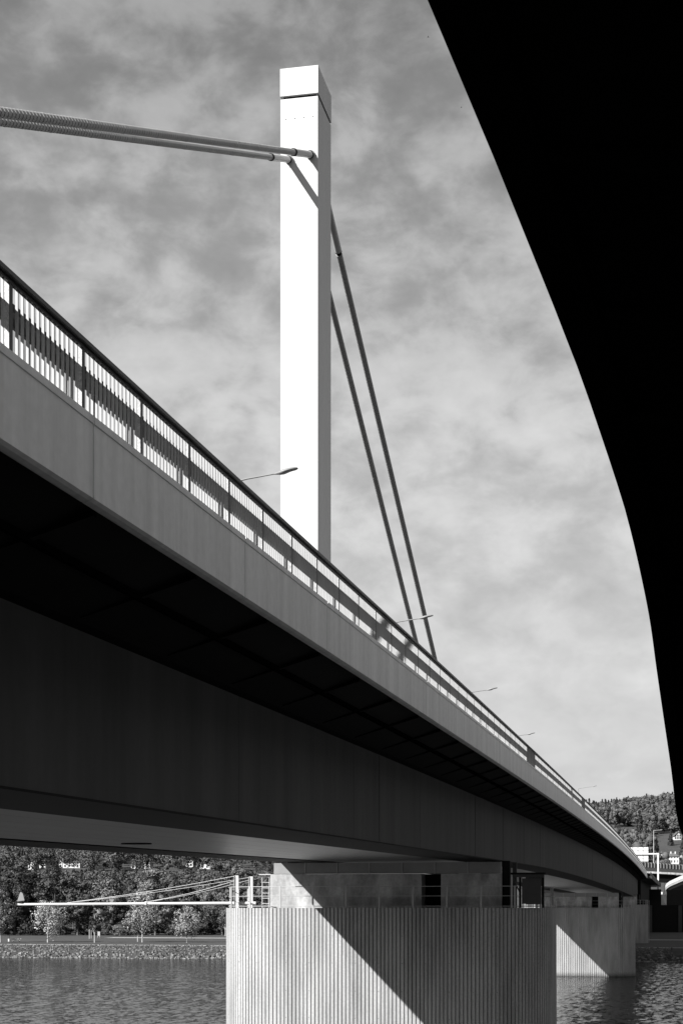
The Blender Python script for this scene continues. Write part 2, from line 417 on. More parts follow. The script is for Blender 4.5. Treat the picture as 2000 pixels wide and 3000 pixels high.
# ------------------------------------------------------------------ stay cables
def stay(label, p0, direction, length, r, sleeve_len, gap=0.075):
    """p0 on the pylon face; direction runs down and away; wound sheath = chain of slightly coned turns"""
    t = empty('stay_cable', p0, 0, label, 'stay cable', 'stay cables of the white pylon')
    d = Vector(direction).normalized()
    mb = MB(); mb.tube([-d * 0.3, d * 0.10], r * 1.55, 24); mb.build('collar', M['sleeve'], t)
    mb = MB(); mb.tube([d * 0.101, d * 0.24], r * 1.36, 24); mb.build('seal_ring', M['black'], t)
    mb = MB(); mb.tube([d * 0.05, d * sleeve_len], r * (1.07 if gap < .02 else 1.2), 24); mb.build('sleeve', M['sleeve'], t)
    mb = MB(); mb.tube([d * (sleeve_len - 0.02), d * (sleeve_len + (.03 if gap < .02 else .16))], r * (1.09 if gap < .02 else 1.27), 24); mb.build('sleeve_ring', M['black'], t)
    mb = MB(); mb.tube([d * (sleeve_len + 0.05), d * length], r * 0.80, 16); mb.build('core', M['black'], t)
    mb = MB(); s = sleeve_len + 0.17; k = 0; w = 0.235
    while s < length:
        e = 1.04 if k % 14 == 13 and gap > .02 else 1.0
        mb.tube([d * s, d * (s + w - gap)], [r * e * (1.03 if gap > .02 else 1.004), r * e * (0.98 if gap > .02 else 0.996)], 18)
        s += w; k += 1
    mb.build('wound_sheath', M['cable'], t)
    return t
pr, pl = from_view(909, 69.6, y=452), from_view(846, 69.8, y=467)
yf = yp0
def toward(p, y0):      # end of the cable where it leaves the view on the left
    d0 = -p.x * F_PX / (CO * VPX); e = from_view(0, d0, y=y0); e.x = p.x
    return e - Vector((p.x, yf, p.z))
stay('front stay cable nearer the sky, ending on the right half of the pylon face', (pr.x, yf, pr.z), toward(pr, 329), 62, 0.124, 3.4)
stay('front stay cable hanging lower, ending on the left half of the pylon face', (pl.x, yf, pl.z), toward(pl, 355), 62, 0.116, 3.4)
zb_ = 33.15
def backstay(label, X, zt, sl):
    slope = 0.470
    stay(label, (X, yp1, zt), (0.002, 1, -slope), 57, 0.150, sl, 0.014)
backstay('back stay cable farther right, with a thick sleeve beside the pylon', pr.x, 32.35, 3.5)
backstay('back stay cable descending close behind the pylon, left of its twin', pl.x, 32.35, 3.5)

# ------------------------------------------------------------------ street lamps on the bridge
def lamp(name, pole_x, y, z0, ztop, arm, label, group, rise=0.35, arm_dir=(1, 0), pole_r=0.09):
    t = empty(name, (pole_x, y, z0), 0, label, 'street lamp', group)
    h = ztop - z0 - rise
    mb = MB(); mb.tube([(0, 0, 0), (0, 0, 0.8), (0, 0, h)], [pole_r * 1.5, pole_r, pole_r * 0.55], 10); mb.build('pole', M['lampgrey'], t)
    ax, ay = arm_dir
    mb = MB(); mb.tube([(0, 0, h - 0.05), (ax * arm * 0.5, ay * arm * 0.5, h + rise * 0.45), (ax * arm, ay * arm, h + rise * 0.85)], [0.04, 0.035, 0.03], 8); mb.build('arm', M['lampgrey'], t)
    mb = MB(); rings = []
    hl = 0.85
    for u, w, zt, zb in ((-0.05, 0.03, 0.03, -0.03), (0.08, 0.07, 0.05, -0.05), (0.16, 0.10, 0.07, -0.07), (0.3, 0.15, 0.085, -0.075), (0.55, 0.16, 0.085, -0.02), (0.75, 0.14, 0.07, -0.01), (0.85, 0.06, 0.045, 0.01)):
        cx_, cy_ = ax * (arm + u), ay * (arm + u); zz = h + rise * 0.85 + u * 0.16
        rings.append([(cx_ - ay * w * s1, cy_ + ax * w * s1, zz + (zt if s2 > 0 else zb) * f2) for s1, s2, f2 in ((-1, -1, .3), (-0.7, -1, 1), (0.7, -1, 1), (1, -1, .3), (1, 1, .4), (0.6, 1, 1), (-0.6, 1, 1), (-1, 1, .4))])
    mb.loft(rings, smooth=True); mb.build('lamp_head', M['lampgrey'], t)
    return t
XH = -14.0
lamp_px = [(872, 1372), (1268, 1803), (1456, 2015), (1566, 2147), (1747, 2302)]
where = ['largest bridge lamp, its head in front of the white pylon', 'bridge lamp whose head crosses the thin back stay cables', 'bridge lamp just right of the foot of the back stays, against plain sky',
         'small bridge lamp over the railing halfway between pylon and wooded hill', 'smallest bridge lamp, above the closed railing panel near the hill']
for (x, y), lb in zip(lamp_px, where):
    d = -XH * F_PX / (CO * (VPX - x)); p = from_view(x, d, y=y)
    arm = 2.3 if x < 1700 else 2.6
    lamp('street_lamp', p.x - arm - 0.85, p.y, deck(p.y), p.z - 0.1, arm, lb, 'street lamps along the bridge')

# ------------------------------------------------------------------ ribbed river piers
def rounded(cx, cy, hx, hy, r, step):
    """points and outward normals along a rounded rectangle"""
    segs = []
    def line(a, b, n): segs.append(('l', Vector(a), Vector(b), Vector(n)))
    def arc(c, a0): segs.append(('a', Vector(c), a0))
    line((cx - hx + r, cy - hy), (cx + hx - r, cy - hy), (0, -1)); arc((cx + hx - r, cy - hy + r), -PI / 2)
    line((cx + hx, cy - hy + r), (cx + hx, cy + hy - r), (1, 0)); arc((cx + hx - r, cy + hy - r), 0)
    line((cx + hx - r, cy + hy), (cx - hx + r, cy + hy), (0, 1)); arc((cx - hx + r, cy + hy - r), PI / 2)
    line((cx - hx, cy + hy - r), (cx - hx, cy - hy + r), (-1, 0)); arc((cx - hx + r, cy - hy + r), PI)
    lens = [(s[2] - s[1]).length if s[0] == 'l' else r * PI / 2 for s in segs]
    tot = sum(lens)
    def at(s):
        s = s % tot
        for sg, l in zip(segs, lens):
            if s <= l:
                if sg[0] == 'l': return sg[1].lerp(sg[2], s / l), sg[3]
                q = sg[2] + s / r; n = Vector((math.cos(q), math.sin(q)))
                return sg[1] + n * r, n
            s -= l
        return segs[0][1], segs[0][3]
    return at, tot

PCX, PCY, PHX, PHY, PRR = -15.98, 92.0, 9.42, 5.0, 3.6
at, TOT = rounded(0, 0, PHX, PHY, PRR, 0)
pier = empty('bridge_pier', (PCX, PCY, 0), 0, 'nearest ribbed concrete river pier, half sunlit and half in diagonal shade', 'pier', 'ribbed bridge piers')
def ribbed(pitch0):
    n = round(TOT / pitch0); pitch = TOT / n; ring = []; q_ = pitch / 0.218
    for k in range(n):
        s = k * pitch
        for off, dep in ((0.0, 0.0), (0.163, 0.0), (0.169, 0.10), (0.212, 0.10)):
            p, nn = at(s + off * q_); q = p - nn * dep * q_; ring.append((q.x, q.y))
    mb = MB(); mb.loft([[(x, y, -17.0) for x, y in ring], [(x, y, 0.0) for x, y in ring]])
    return mb, pitch
mb, pitch = ribbed(0.218); mb.build('ribbed_body', M['pier'], pier)
wide, _ = ribbed(0.36); wide = wide.build('wide_ribs', M['pier']); wide_mesh = wide.data; bpy.data.objects.remove(wide)
# formwork tie holes
mb = MB()
for k, s in enumerate(np.arange(0.6, TOT, 1.308)):
    s = round(s / pitch) * pitch + 0.066
    for z in (-1.55, -3.05, -4.6, -6.1, -7.6):
        p, nn = at(s); q = p + nn * 0.004
        mb.tube([(q.x - nn.x * .03, q.y - nn.y * .03, z), (q.x, q.y, z)], 0.022, 6)
mb.build('tie_holes', M['rail'], pier)
# headwall with mesh screens
hx0, hx1, hy0, hy1 = -22.45 - PCX, -9.25 - PCX, 88.9 - PCY, 95.2 - PCY
hz = 1.92
segx = [hx0, hx0 + 5.6, hx0 + 5.625, hx0 + 9.6, hx0 + 9.62, hx1]
rx0, rx1 = -13.75 - PCX, -12.65 - PCX
for a, b in ((hx0, hx0 + 4.3), (hx0 + 4.312, rx0), (rx1, hx1)):
    mb = MB(); mb.box(a, b, hy0, hy1, 0.004, hz); mb.build('headwall', M['wall'], pier)
mb = MB(); mb.box(rx0 + 0.004, rx1 - 0.004, hy0 + 1.5, hy0 + 2.0, 0.004, hz - 0.004); mb.build('recess_back', M['black'], pier)  # black sheet put in for the shade of the recess
xs = stations(hx0 + 0.15, hx1 - 0.05, 1.9)
for a, b in zip(xs[:-1], xs[1:]):
    mb = MB(); mb.box(a + 0.03, b - 0.03, hy0 + 0.10, hy0 + 0.12, hz + 0.02, 2.56); mb.build('mesh_screen', M['mesh'], pier)
for a in xs[1:]:
    mb = MB(); mb.box(a - 0.028, a + 0.028, hy0 + 0.06, hy0 + 0.13, hz + 0.001, 2.57); mb.build('screen_post', M['galv'], pier)
for bx in (hx0 + 0.9, hx1 - 0.9):
    mb = MB(); mb.box(bx - 0.45, bx + 0.45, hy0 + 1.6, hy0 + 2.9, hz, 2.4); mb.box(bx - 0.35, bx + 0.35, hy0 + 1.7, hy0 + 2.8, 2.4, 2.62); mb.build('bearing', M['rail'], pier)
mb = MB(); mb.box(hx1 + 0.004, hx1 + 0.42, hy0 + 0.15, hy0 + 0.75, 0.004, 2.62); mb.build('dark_strut', M['black'], pier)
mb = MB(); mb.box(hx1 + 0.5, hx1 + 0.72, hy0 + 1.0, hy0 + 1.3, 0.004, 2.55); mb.build('dark_strut', M['web'], pier)

def pier_rail(label):
    t = empty('pier_railing', (PCX, PCY, 0), 0, label, 'railing', 'railings around the pier tops')
    ra, rt = rounded(0, 0, PHX - 0.14, PHY - 0.14, PRR - 0.14, 0)
    npost = round(rt / 1.87)
    HH = 1.22
    for k in range(npost):
        p, nn = ra(k * rt / npost + 0.35); tx = Vector((-nn.y, nn.x))
        mb = MB()
        a = 0.045; b = 0.03
        vs = [p + tx * a * s1 + nn * b * s2 for s1, s2 in ((-1, -1), (1, -1), (1, 1), (-1, 1))]
        mb.loft([[(v.x, v.y, 0.003) for v in vs], [(v.x, v.y, HH) for v in vs]]); mb.build('post', M['galv'], t)
    for z, r in ((HH - 0.03, 0.022), (0.66, 0.016), (0.10, 0.02)):
        pts = []
        for k in range(121):
            p, nn = ra(k * rt / 120); pts.append((p.x, p.y, z))
        mb = MB(); mb.tube(pts, r, 6, cap=False); mb.build('rail', M['galv'], t)
    return t
prail = pier_rail('steel railing around the top of the nearest ribbed pier')
FARO = Vector((0.35, 186.5, 0)); THIRD = Vector((0.75, 312, 0.75))
pier2, prail2 = copy_tree(pier), copy_tree(prail)
for ch in pier2.children:
    if ch.name.startswith('ribbed_body'): ch.data = wide_mesh
pier2.location += FARO; prail2.location += FARO
pier2['label'] = 'second ribbed pier standing in the water behind the nearest one, with a sunlit triangle'
prail2['label'] = 'steel railing around the top of the second ribbed pier'
pier3, prail3 = copy_tree(pier2), copy_tree(prail)
pier3.location = pier.location
pier3.location += THIRD; prail3.location += THIRD
pier3['label'] = 'third ribbed pier on the far bank, dark in the shade of the bridge'
prail3['label'] = 'railing on the shaded third pier beyond the second one'

# steel gate house on the right end of the pier
g = empty('steel_cabin', (PCX + hx1 + 0.75, PCY + hy0 - 1.0, 0), 0, 'dark steel cabin frame on the right end of the nearest pier', 'cabin')
mb = MB(); mb.box(-0.15, 1.75, -0.2, 1.4, 1.83, 1.93); mb.build('roof', M['black'], g)
mb = MB(); mb.box(-0.05, 1.68, -0.14, -0.06, 1.68, 1.826); mb.build('roof_beam', M['rail'], g)
for x in (0.30, 1.55):
    mb = MB(); mb.box(x, x + 0.12, -0.14, -0.02, 0.004, 1.676); mb.build('frame_post', M['black'], g)
mb = MB(); mb.beam((-0.02, -0.08, 1.62), (0.34, -0.08, 0.85), 0.06, 0.06); mb.build('brace', M['web'], g)
mb = MB(); mb.box(0.46, 1.5, -0.10, -0.05, 0.22, 1.62); mb.build('door', M['rail'], g)
mb = MB(); mb.box(0.55, 1.45, 1.2, 1.26, 0.2, 1.82); mb.build('rear_panel', M['rail'], g)

# access ladder with hoops on the left end of the headwall
l = empty('access_ladder', (PCX + hx0 - 0.55, PCY + hy0 + 0.3, 0), 0, 'white access ladder with a landing beside the sunlit pier headwall', 'ladder')
for x in (0.0, 0.42):
    mb = MB(); mb.tube([(x, 0, 0.003), (x, 0, 1.9)], 0.022, 6); mb.build('stile', M['white'], l)
for k in range(6):
    mb = MB(); mb.tube([(0.0, 0, 0.25 + 0.3 * k), (0.42, 0, 0.25 + 0.3 * k)], 0.015, 6); mb.build('rung', M['white'], l)
mb = MB(); mb.box(-0.15, 0.54, -0.2, 0.4, 1.9, 1.94); mb.build('landing', M['white'], l)

# radar boom on the left end of the pier
def boom():
    d = 93.0
    a = from_view(53, d, y=2650); b = from_view(684, d, y=2646)
    t = empty('marker_boom', (b.x, b.y, 0), 0, 'long white horizontal boom with a grey fin reaching out from the pier over the water', 'boom')
    o = Vector((b.x, b.y, 0))
    B, Aq = b - o, a - o
    mb = MB(); mb.tube([B + Vector((1.3, 0.15, 0)), B, Aq], [0.095, 0.09, 0.08], 14); bo = mb.build('boom', M['white'], t)
    q = B.lerp(Aq, 0.405)
    mb = MB(); mb.tube([q + Vector((0.06, 0, 0)), q - Vector((0.06, 0, 0))], 0.135, 14); mb.build('clamp', M['white'], bo)
    # fin: two crossed plates
    e = Aq
    mb = MB()
    def plate(pts, th):
        r0 = [(e.x + x, e.y - th / 2, e.z + z) for x, z in pts]; r1 = [(e.x + x, e.y + th / 2, e.z + z) for x, z in pts]
        mb.loft([r0, r1])
    plate([(-0.03, 0.18), (0.42, 0.24), (0.32, 0.62), (0.22, 0.72), (0.15, 0.70)], 0.05)
    mb.build('fin', M['lampgrey'], t)
    mb = MB(); mb.box(e.x + 0.02, e.x + 0.3, e.y - 0.06, e.y + 0.06, e.z + 0.08, e.z + 0.19); mb.build('fin_foot', M['black'], t)
    masts = []
    for (x, dd, ytop) in ((693, 92.6, 2565), (735, 94.8, 2568)):
        p = from_view(x, dd, y=ytop) - o
        mb = MB()
        mb.box(p.x - 0.09, p.x + 0.12, p.y - 0.02, p.y, 0.003, p.z); mb.box(p.x - 0.12, p.x - 0.10, p.y - 0.10, p.y + 0.12, 0.003, p.z); mb.box(p.x + 0.02, p.x + 0.03, p.y, p.y + 0.1, 0.003, p.z)
        mb.build('mast', M['white'], t); masts.append(p)
    for p, zo, frac in ((masts[0], -0.03, 0.77), (masts[0], -0.30, 0.41), (masts[1], -0.05, 0.76), (masts[1], -0.2, 0.40)):
        e2 = B.lerp(Aq, frac) + Vector((0, 0, 0.09))
        p0 = p + Vector((-0.08, -0.02, zo)); 
        pts = []
        for k in range(9):
            w = k / 8; q = p0.lerp(e2, w); q.z -= 0.10 * math.sin(PI * w); pts.append(q)
        mb = MB(); mb.tube(pts, 0.016, 6); mb.build('stay_wire', M['white'], t)
boom()

# ------------------------------------------------------------------ dark bridge overhead on the right
ZB = 7.5
edge_px = [(1248, 0), (1289, 103), (1324, 178), (1403, 363), (1531, 663), (1621.7, 900), (1699.5, 1101.5), (1750.5, 1249.5), (1801, 1401.5), (1831.3, 1500), (1877.6, 1693.4), (1903, 1825), (1920.5, 1953), (1941.3, 2097), (1962.6, 2242), (1982.6, 2400)]
ed = []
for x, y in edge_px:
    d = F_PX * ZB / (HY - y); p = from_view(x, d); ed.append((p.x, p.y))
ed.sort(key=lambda q: q[1])
e0, e1 = ed[0], ed[1]
sl = (e1[0] - e0[0]) / (e1[1] - e0[1])
ys = [e[1] for e in ed]; xs_ = [e[0] for e in ed]
ys = [-60, -20] + ys + [230, 330, 545]
xs_ = [-9.5, -4.6] + xs_ + [2.6, 4.6, 6.8]  # unseen far stretch lengthened to shade the ground below
exf = pchip(ys, xs_)
over = empty('bypass_bridge', (0, 0, 0), 0, 'black underside of a curving bridge overhead along the right of the picture', 'bridge')
Yo = stations(-60, 20, 4) + stations(20.8, 60, 1.6) + stations(62, 160, 3) + stations(163, 545, 8)
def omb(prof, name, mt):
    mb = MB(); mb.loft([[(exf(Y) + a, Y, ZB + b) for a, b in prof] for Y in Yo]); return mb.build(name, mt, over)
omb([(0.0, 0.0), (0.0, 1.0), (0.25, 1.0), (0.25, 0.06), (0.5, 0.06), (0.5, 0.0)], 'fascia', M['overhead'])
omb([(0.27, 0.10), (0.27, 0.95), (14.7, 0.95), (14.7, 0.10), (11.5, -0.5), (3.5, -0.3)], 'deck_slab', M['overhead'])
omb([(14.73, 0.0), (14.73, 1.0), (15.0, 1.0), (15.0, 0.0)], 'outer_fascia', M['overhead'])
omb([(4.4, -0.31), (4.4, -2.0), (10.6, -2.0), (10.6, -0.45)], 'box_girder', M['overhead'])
mb_h = MB(); mb_h.loft([[(exf(Y) + a, Y, ZB + b) for a, b in ((0.06, 1.85), (0.06, 1.95), (0.2, 1.95), (0.2, 1.85))] for Y in Yo]); mb_h.build('handrail', M['rail'], over)
bars = MB()
for Y in stations(-50, 300, 2.0):
    x = exf(Y); bars.box(x + 0.09, x + 0.15, Y, Y + 0.06, ZB + 1.0, ZB + 1.86)
bars.build('railing_posts', M['rail'], over)
for Y in stations(16, 300, 4.4):
    x = exf(Y); mb = MB()
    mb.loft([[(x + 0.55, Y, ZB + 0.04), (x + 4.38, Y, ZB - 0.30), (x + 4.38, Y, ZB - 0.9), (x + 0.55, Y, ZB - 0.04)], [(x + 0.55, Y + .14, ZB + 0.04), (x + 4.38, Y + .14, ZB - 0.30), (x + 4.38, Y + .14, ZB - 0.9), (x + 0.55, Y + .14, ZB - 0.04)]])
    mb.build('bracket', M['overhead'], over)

# ------------------------------------------------------------------ far end: bridge end block, approach wall, curved ramp, overpass
def seg_from(name, pts, mt, parent=None, th=0.6):
    """upright slab through plan points [(X, Y, z0, z1)] of thickness th"""
    mb = MB(); rings = []
    for i, (X, Y, z0, z1) in enumerate(pts):
        a, b = pts[max(i - 1, 0)], pts[min(i + 1, len(pts) - 1)]
        t = Vector((b[0] - a[0], b[1] - a[1])).normalized(); nx, ny = t.y, -t.x
        rings.append([(X, Y, z0), (X, Y, z1), (X + nx * th, Y + ny * th, z1), (X + nx * th, Y + ny * th, z0)])
    mb.loft(rings); return mb.build(name, mt, parent)

ap = empty('approach_bridge', (0, 0, 0), 0, 'dark lower approach span at the far end of the long grey bridge', 'bridge')
mb = MB()
rings = []
for Y in stations(Y_END + 0.3, 585, 8):
    w = min(1, (Y - Y_END) / 130.0); zb = zf(Y_END) - 0.2 - 0.3 * w
    xr_ = XR + 1.2 + 1.1 * w
    rings.append([(xr_, Y, zb), (xr_, Y, zb + 0.75), (xl(Y), Y, zb + 0.75), (xl(Y), Y, zb)])
mb.loft(rings); mb.build('deck_slab', M['rail'], ap)
mb = MB(); mb.loft([[(r[0][0] - 3.0, r[0][1], 2.2), (r[0][0] - 3.0, r[0][1], r[0][2] - 0.01), (XWL, r[0][1], r[0][2] - 0.01), (XWL, r[0][1], 2.2)] for r in rings]); mb.build('girder', M['black'], ap)
mb = MB(); mb.loft([[(r[0][0] - 0.3, r[0][1], r[0][2] + 0.76), (r[0][0] - 0.3, r[0][1], r[0][2] + 1.9), (r[0][0] - 0.36, r[0][1], r[0][2] + 1.9), (r[0][0] - 0.36, r[0][1], r[0][2] + 0.76)] for r in rings]); mb.build('parapet', M['barrier'], ap)
mb = MB(); r = rings[-1]; mb.box(r[0][0] - 3.5, r[0][0] + 0.5, r[0][1] + 0.01, r[0][1] + 3, r[0][2] - 0.2, r[0][2] + 1.2); mb.build('end_block', M['wall'], ap)

# pale approach ramp wall seen in the slot between the bridges
p0, p1 = from_view(1937, 640), from_view(1951, 800)
mb = MB()
mb.loft([[(p.x, p.y, zt - h), (p.x, p.y, zt), (p.x - 3.0, p.y + 1, zt), (p.x - 3.0, p.y + 1, zt - h)] for p, zt, h in ((from_view(1939, 640), 6.4, 1.0), (from_view(1945, 645), 5.7, 3.6), (from_view(1955, 650), 4.9, 4.4))])
o = mb.build('ramp_wall', M['plaster'], None); tag(o, 'small pale ramp wall glimpsed in the slot between the two bridges', 'wall')

# curved ramp: sunlit parapet sweeping in from the right
ramp_px = [(2130, 2513, 560), (2060, 2538, 590), (2020, 2554, 610), (1996, 2565, 630), (1976, 2574, 650), (1961, 2581, 668), (1951, 2588, 682), (1947.5, 2594, 694), (1950, 2597, 706), (1958, 2598, 722), (1972, 2598, 745)]
rp = [(*from_view(x, d).xy, (HY - y) * d / F_PX) for x, y, d in ramp_px]
rm = empty('curved_ramp', (0, 0, 0), 0, 'curved ramp with a sunlit pale parapet sweeping in at the right edge', 'ramp')
seg_from('parapet', [(x, y, z - 1.35, z) for x, y, z in rp], M['plaster'], rm, 0.35)
seg_from('fascia', [(x + 0.05, y + 0.05, z - 2.25, z - 1.38) for x, y, z in rp], M['pier'], rm, 0.5)
mb = MB(); mb.loft([[(x + 0.6, y + 0.3, z - 3.4), (x + 0.4, y + 0.2, z - 2.26), (x + 9, y + 4, z - 2.26), (x + 9, y + 4, z - 4.4)] for x, y, z in rp]); mb.build('girder', M['black'], rm)

# overpass crossing behind
ov = empty('overpass', (0, 0, 0), 0, 'dark motorway overpass with grey barrier panels crossing behind the gantry', 'bridge')
OD = 700.0
def ovp(x, ya, dd=0.0): return from_view(x, OD + dd, y=ya)
def ov_line(y_left, y_right, x): return y_left + (y_right - y_left) * (x - 1880) / 120.0
def band(name, yl0, yr0, yl1, yr1, mt, front, depth):
    mb = MB(); rings = []
    for x in (1780, 1880, 2000, 2200):
        a = ovp(x, ov_line(yl0, yr0, x), front); b = ovp(x, ov_line(yl1, yr1, x), front)
        a2, b2 = a + Vector((-S, CO, 0)) * depth, b + Vector((-S, CO, 0)) * depth
        rings.append([a, b, b2, a2])
    mb.loft(rings); return mb.build(name, mt, ov)
band('deck_edge', 2540, 2547.5, 2557, 2561.5, M['rail'], 0, 14)
band('kerb', 2551.5, 2558, 2557.2, 2563.5, M['wall'], -0.6, 0.55)
band('girder', 2558, 2565, 2571, 2575, M['black'], 3, 9)
band('lower_girder', 2571.5, 2575.5, 2584, 2586, M['barrier'], 4, 8)
k = 0
xx = 1792.0
while xx < 2150:
    w = 6.8
    a0, a1 = ovp(xx, ov_line(2525.5, 2534, xx), 0.4), ovp(xx + w, ov_line(2525.5, 2534, xx + w), 0.4)
    b0, b1 = ovp(xx, ov_line(2540, 2547.5, xx), 0.4), ovp(xx + w, ov_line(2540, 2547.5, xx + w), 0.4)
    n_ = Vector((-S, CO, 0)) * 0.3
    mb = MB(); mb.loft([[b0, b1, a1, a0], [b0 + n_, b1 + n_, a1 + n_, a0 + n_]]); mb.build('barrier_panel', M['plaster_grey'], ov)
    c0, c1 = ovp(xx + w + 0.2, ov_line(2524.5, 2533, xx + w), -0.2), ovp(xx + w + 2.2, ov_line(2524.5, 2533, xx + w), -0.2)
    e0_, e1_ = ovp(xx + w + 0.2, ov_line(2540, 2547.5, xx + w), -0.2), ovp(xx + w + 2.2, ov_line(2540, 2547.5, xx + w), -0.2)
    mb = MB(); mb.loft([[e0_, e1_, c1, c0], [e0_ + n_, e1_ + n_, c1 + n_, c0 + n_]]); mb.build('barrier_post', M['black'], ov)
    xx += 9.1
for x in (2120,):
    p = ovp(x, 2580, 6); mb = MB(); mb.tube([(p.x, p.y, -9), (p.x, p.y, p.z)], 1.2, 14); mb.build('column', M['wall'], ov)

# sign gantry
gd = 560.0
g0 = from_view(1926, gd)
gt = empty('sign_gantry', (g0.x, g0.y, 0), 0, 'pale steel sign gantry seen from behind, with white sign backs', 'gantry')
org = Vector((g0.x, g0.y, 0))
px_m = gd / F_PX
zbase = (HY - 2594) * px_m
mb = MB(); mb.box(-0.28, 0.28, -0.28, 0.28, zbase - 3.5, (HY - 2504) * px_m); mb.build('post', M['white'], gt)
mb = MB(); mb.box(-14.0, 0.29, -0.25, 0.25, (HY - 2503.5) * px_m + 0.01, (HY - 2499.5) * px_m + 0.01); mb.build('beam', M['white'], gt)
def sgn(x0, x1, yt, yb):
    X0, X1 = (x0 - 1926) * px_m, (x1 - 1926) * px_m
    z0, z1 = (HY - yb) * px_m, (HY - yt) * px_m
    mb = MB(); mb.box(X0, X1, 0.30, 0.36, z0, z1); s_ = mb.build('sign_back', M['white'], gt)
    mb = MB()
    nb = max(1, round((x1 - x0) / 14))
    for k in range(1, nb): mb.box(X0 + (X1 - X0) * k / nb - 0.06, X0 + (X1 - X0) * k / nb + 0.06, 0.26, 0.298, z0, z1)
    mb.box(X0, X1, 0.27, 0.299, z0 + (z1 - z0) * 0.42, z0 + (z1 - z0) * 0.42 + 0.08)
    mb.build('stiffeners', M['rail'], s_)
sgn(1838, 1898, 2481.5, 2499.5); sgn(1852, 1898, 2505, 2523.5)

def far_lamp(label, x, yt, yb, d, xa):
    p = from_view(x, d); z0, z1 = (HY - yb) * d / F_PX, (HY - yt) * d / F_PX
    t = empty('street_lamp', (p.x, p.y, 0), 0, label, 'street lamp', 'tall lamps beyond the bridge')
    mb = MB(); mb.tube([(0, 0, z0), (0, 0, z1)], [0.16, 0.10], 8); mb.build('pole', M['white'], t)
    L_ = (xa - x) * d / F_PX
    mb = MB(); mb.tube([(0, 0, z1), (L_ * 0.7, 0, z1 + 0.2)], 0.08, 6); mb.build('arm', M['white'], t)
    mb = MB(); mb.loft([[(L_ * 0.7, -0.15, z1 + 0.12), (L_ * 0.7, 0.15, z1 + 0.12), (L_ * 0.7, 0.15, z1 + 0.3), (L_ * 0.7, -0.15, z1 + 0.3)], [(L_, -0.12, z1 + 0.3), (L_, 0.12, z1 + 0.3), (L_, 0.12, z1 + 0.42), (L_, -0.12, z1 + 0.42)]]); mb.build('lamp_head', M['white'], t)
far_lamp('tall pale street lamp standing beside the gantry, in front of the wooded hill', 1913.3, 2433, 2542, 822, 1938)
far_lamp('shorter pale lamp beside the right edge, over the overpass', 1984.0, 2513, 2575, 800, 1998)
far_lamp('thin pale lamp in the slot between bridge end and curved ramp', 1944.0, 2578, 2640, 720, 1944.6)
# lattice mast
p = from_view(1982, 790); t = empty('lattice_mast', (p.x, p.y, 0), 0, 'slim pale lattice mast in front of the overpass at the right', 'mast')
zt, z0 = (HY - 2530) * 790 / F_PX, (HY - 2585) * 790 / F_PX
for x in (-0.35, 0.35):
    for y in (-0.35, 0.35):
        mb = MB(); mb.tube([(x, y, z0), (x, y, zt)], 0.09, 6); mb.build('chord', M['white'], t)
mb = MB(); k = 0; z = z0
while z < zt - 0.7:
    s1 = 1 if k % 2 else -1
    mb.beam((-0.35 * s1, -0.35, z), (0.35 * s1, -0.35, z + 0.7), 0.08, 0.08); mb.beam((-0.35, -0.35, z), (0.35, -0.35, z), 0.08, 0.08); z += 0.7; k += 1
mb.build('lattice', M['white'], t)

# abutment, its shade coloured in black, behind the third pier
ab = empty('abutment_wall', (0, 560, 0), 0, 'concrete abutment wall coloured black for shade under the far ends of the bridges', 'wall')
mb = MB(); mb.box(-45, 22, 0, 3, -10, 1.0); mb.box(-45, -3.75, 0, 3, 1.004, 6.4); mb.loft([[(-1.9, 0.05, z), (28, 44, z), (26, 47, z), (-1.95, 3, z)] for z in (1.004, 6.2)]); mb.build('wall_face', M['black'], ab)  # black stands in for shade; skewed wing turned edge-on to the sun
for x in (-30, -8, 2, 9):
    mb = MB(); mb.box(x, x + 1.2, -0.6, -0.004, -10, 0.9); mb.build('pilaster', M['rail'], ab)
# caged ladder on third pier
p = from_view(1894, 396); t = empty('caged_ladder', (p.x, p.y, 0), 0, 'tall caged ladder beside the shaded third pier', 'ladder')
for x in (-0.5, -0.15, 0.25, 0.55):
    mb = MB(); mb.tube([(x, 0, -8.5), (x, 0, 1.9)], 0.035, 6); mb.build('stile', M['galv'], t)
for k in range(7):
    mb = MB(); mb.tube([(-0.5, 0, -7.5 + 1.5 * k), (0.55, 0, -7.5 + 1.5 * k)], 0.03, 6); mb.build('hoop', M['galv'], t)
p = from_view(1891.5, 395); mb = MB(); mb.tube([(p.x, p.y - 0.5, -7.1), (p.x, p.y - 0.5, -5.2)], 0.22, 14); mb.tube([(p.x, p.y - 0.5, -9.2), (p.x, p.y - 0.5, -7.05)], 0.05, 8)
tag(mb.build('water_gauge', M['white']), 'small pale cylinder on a stand beside the shaded third pier', 'gauge')

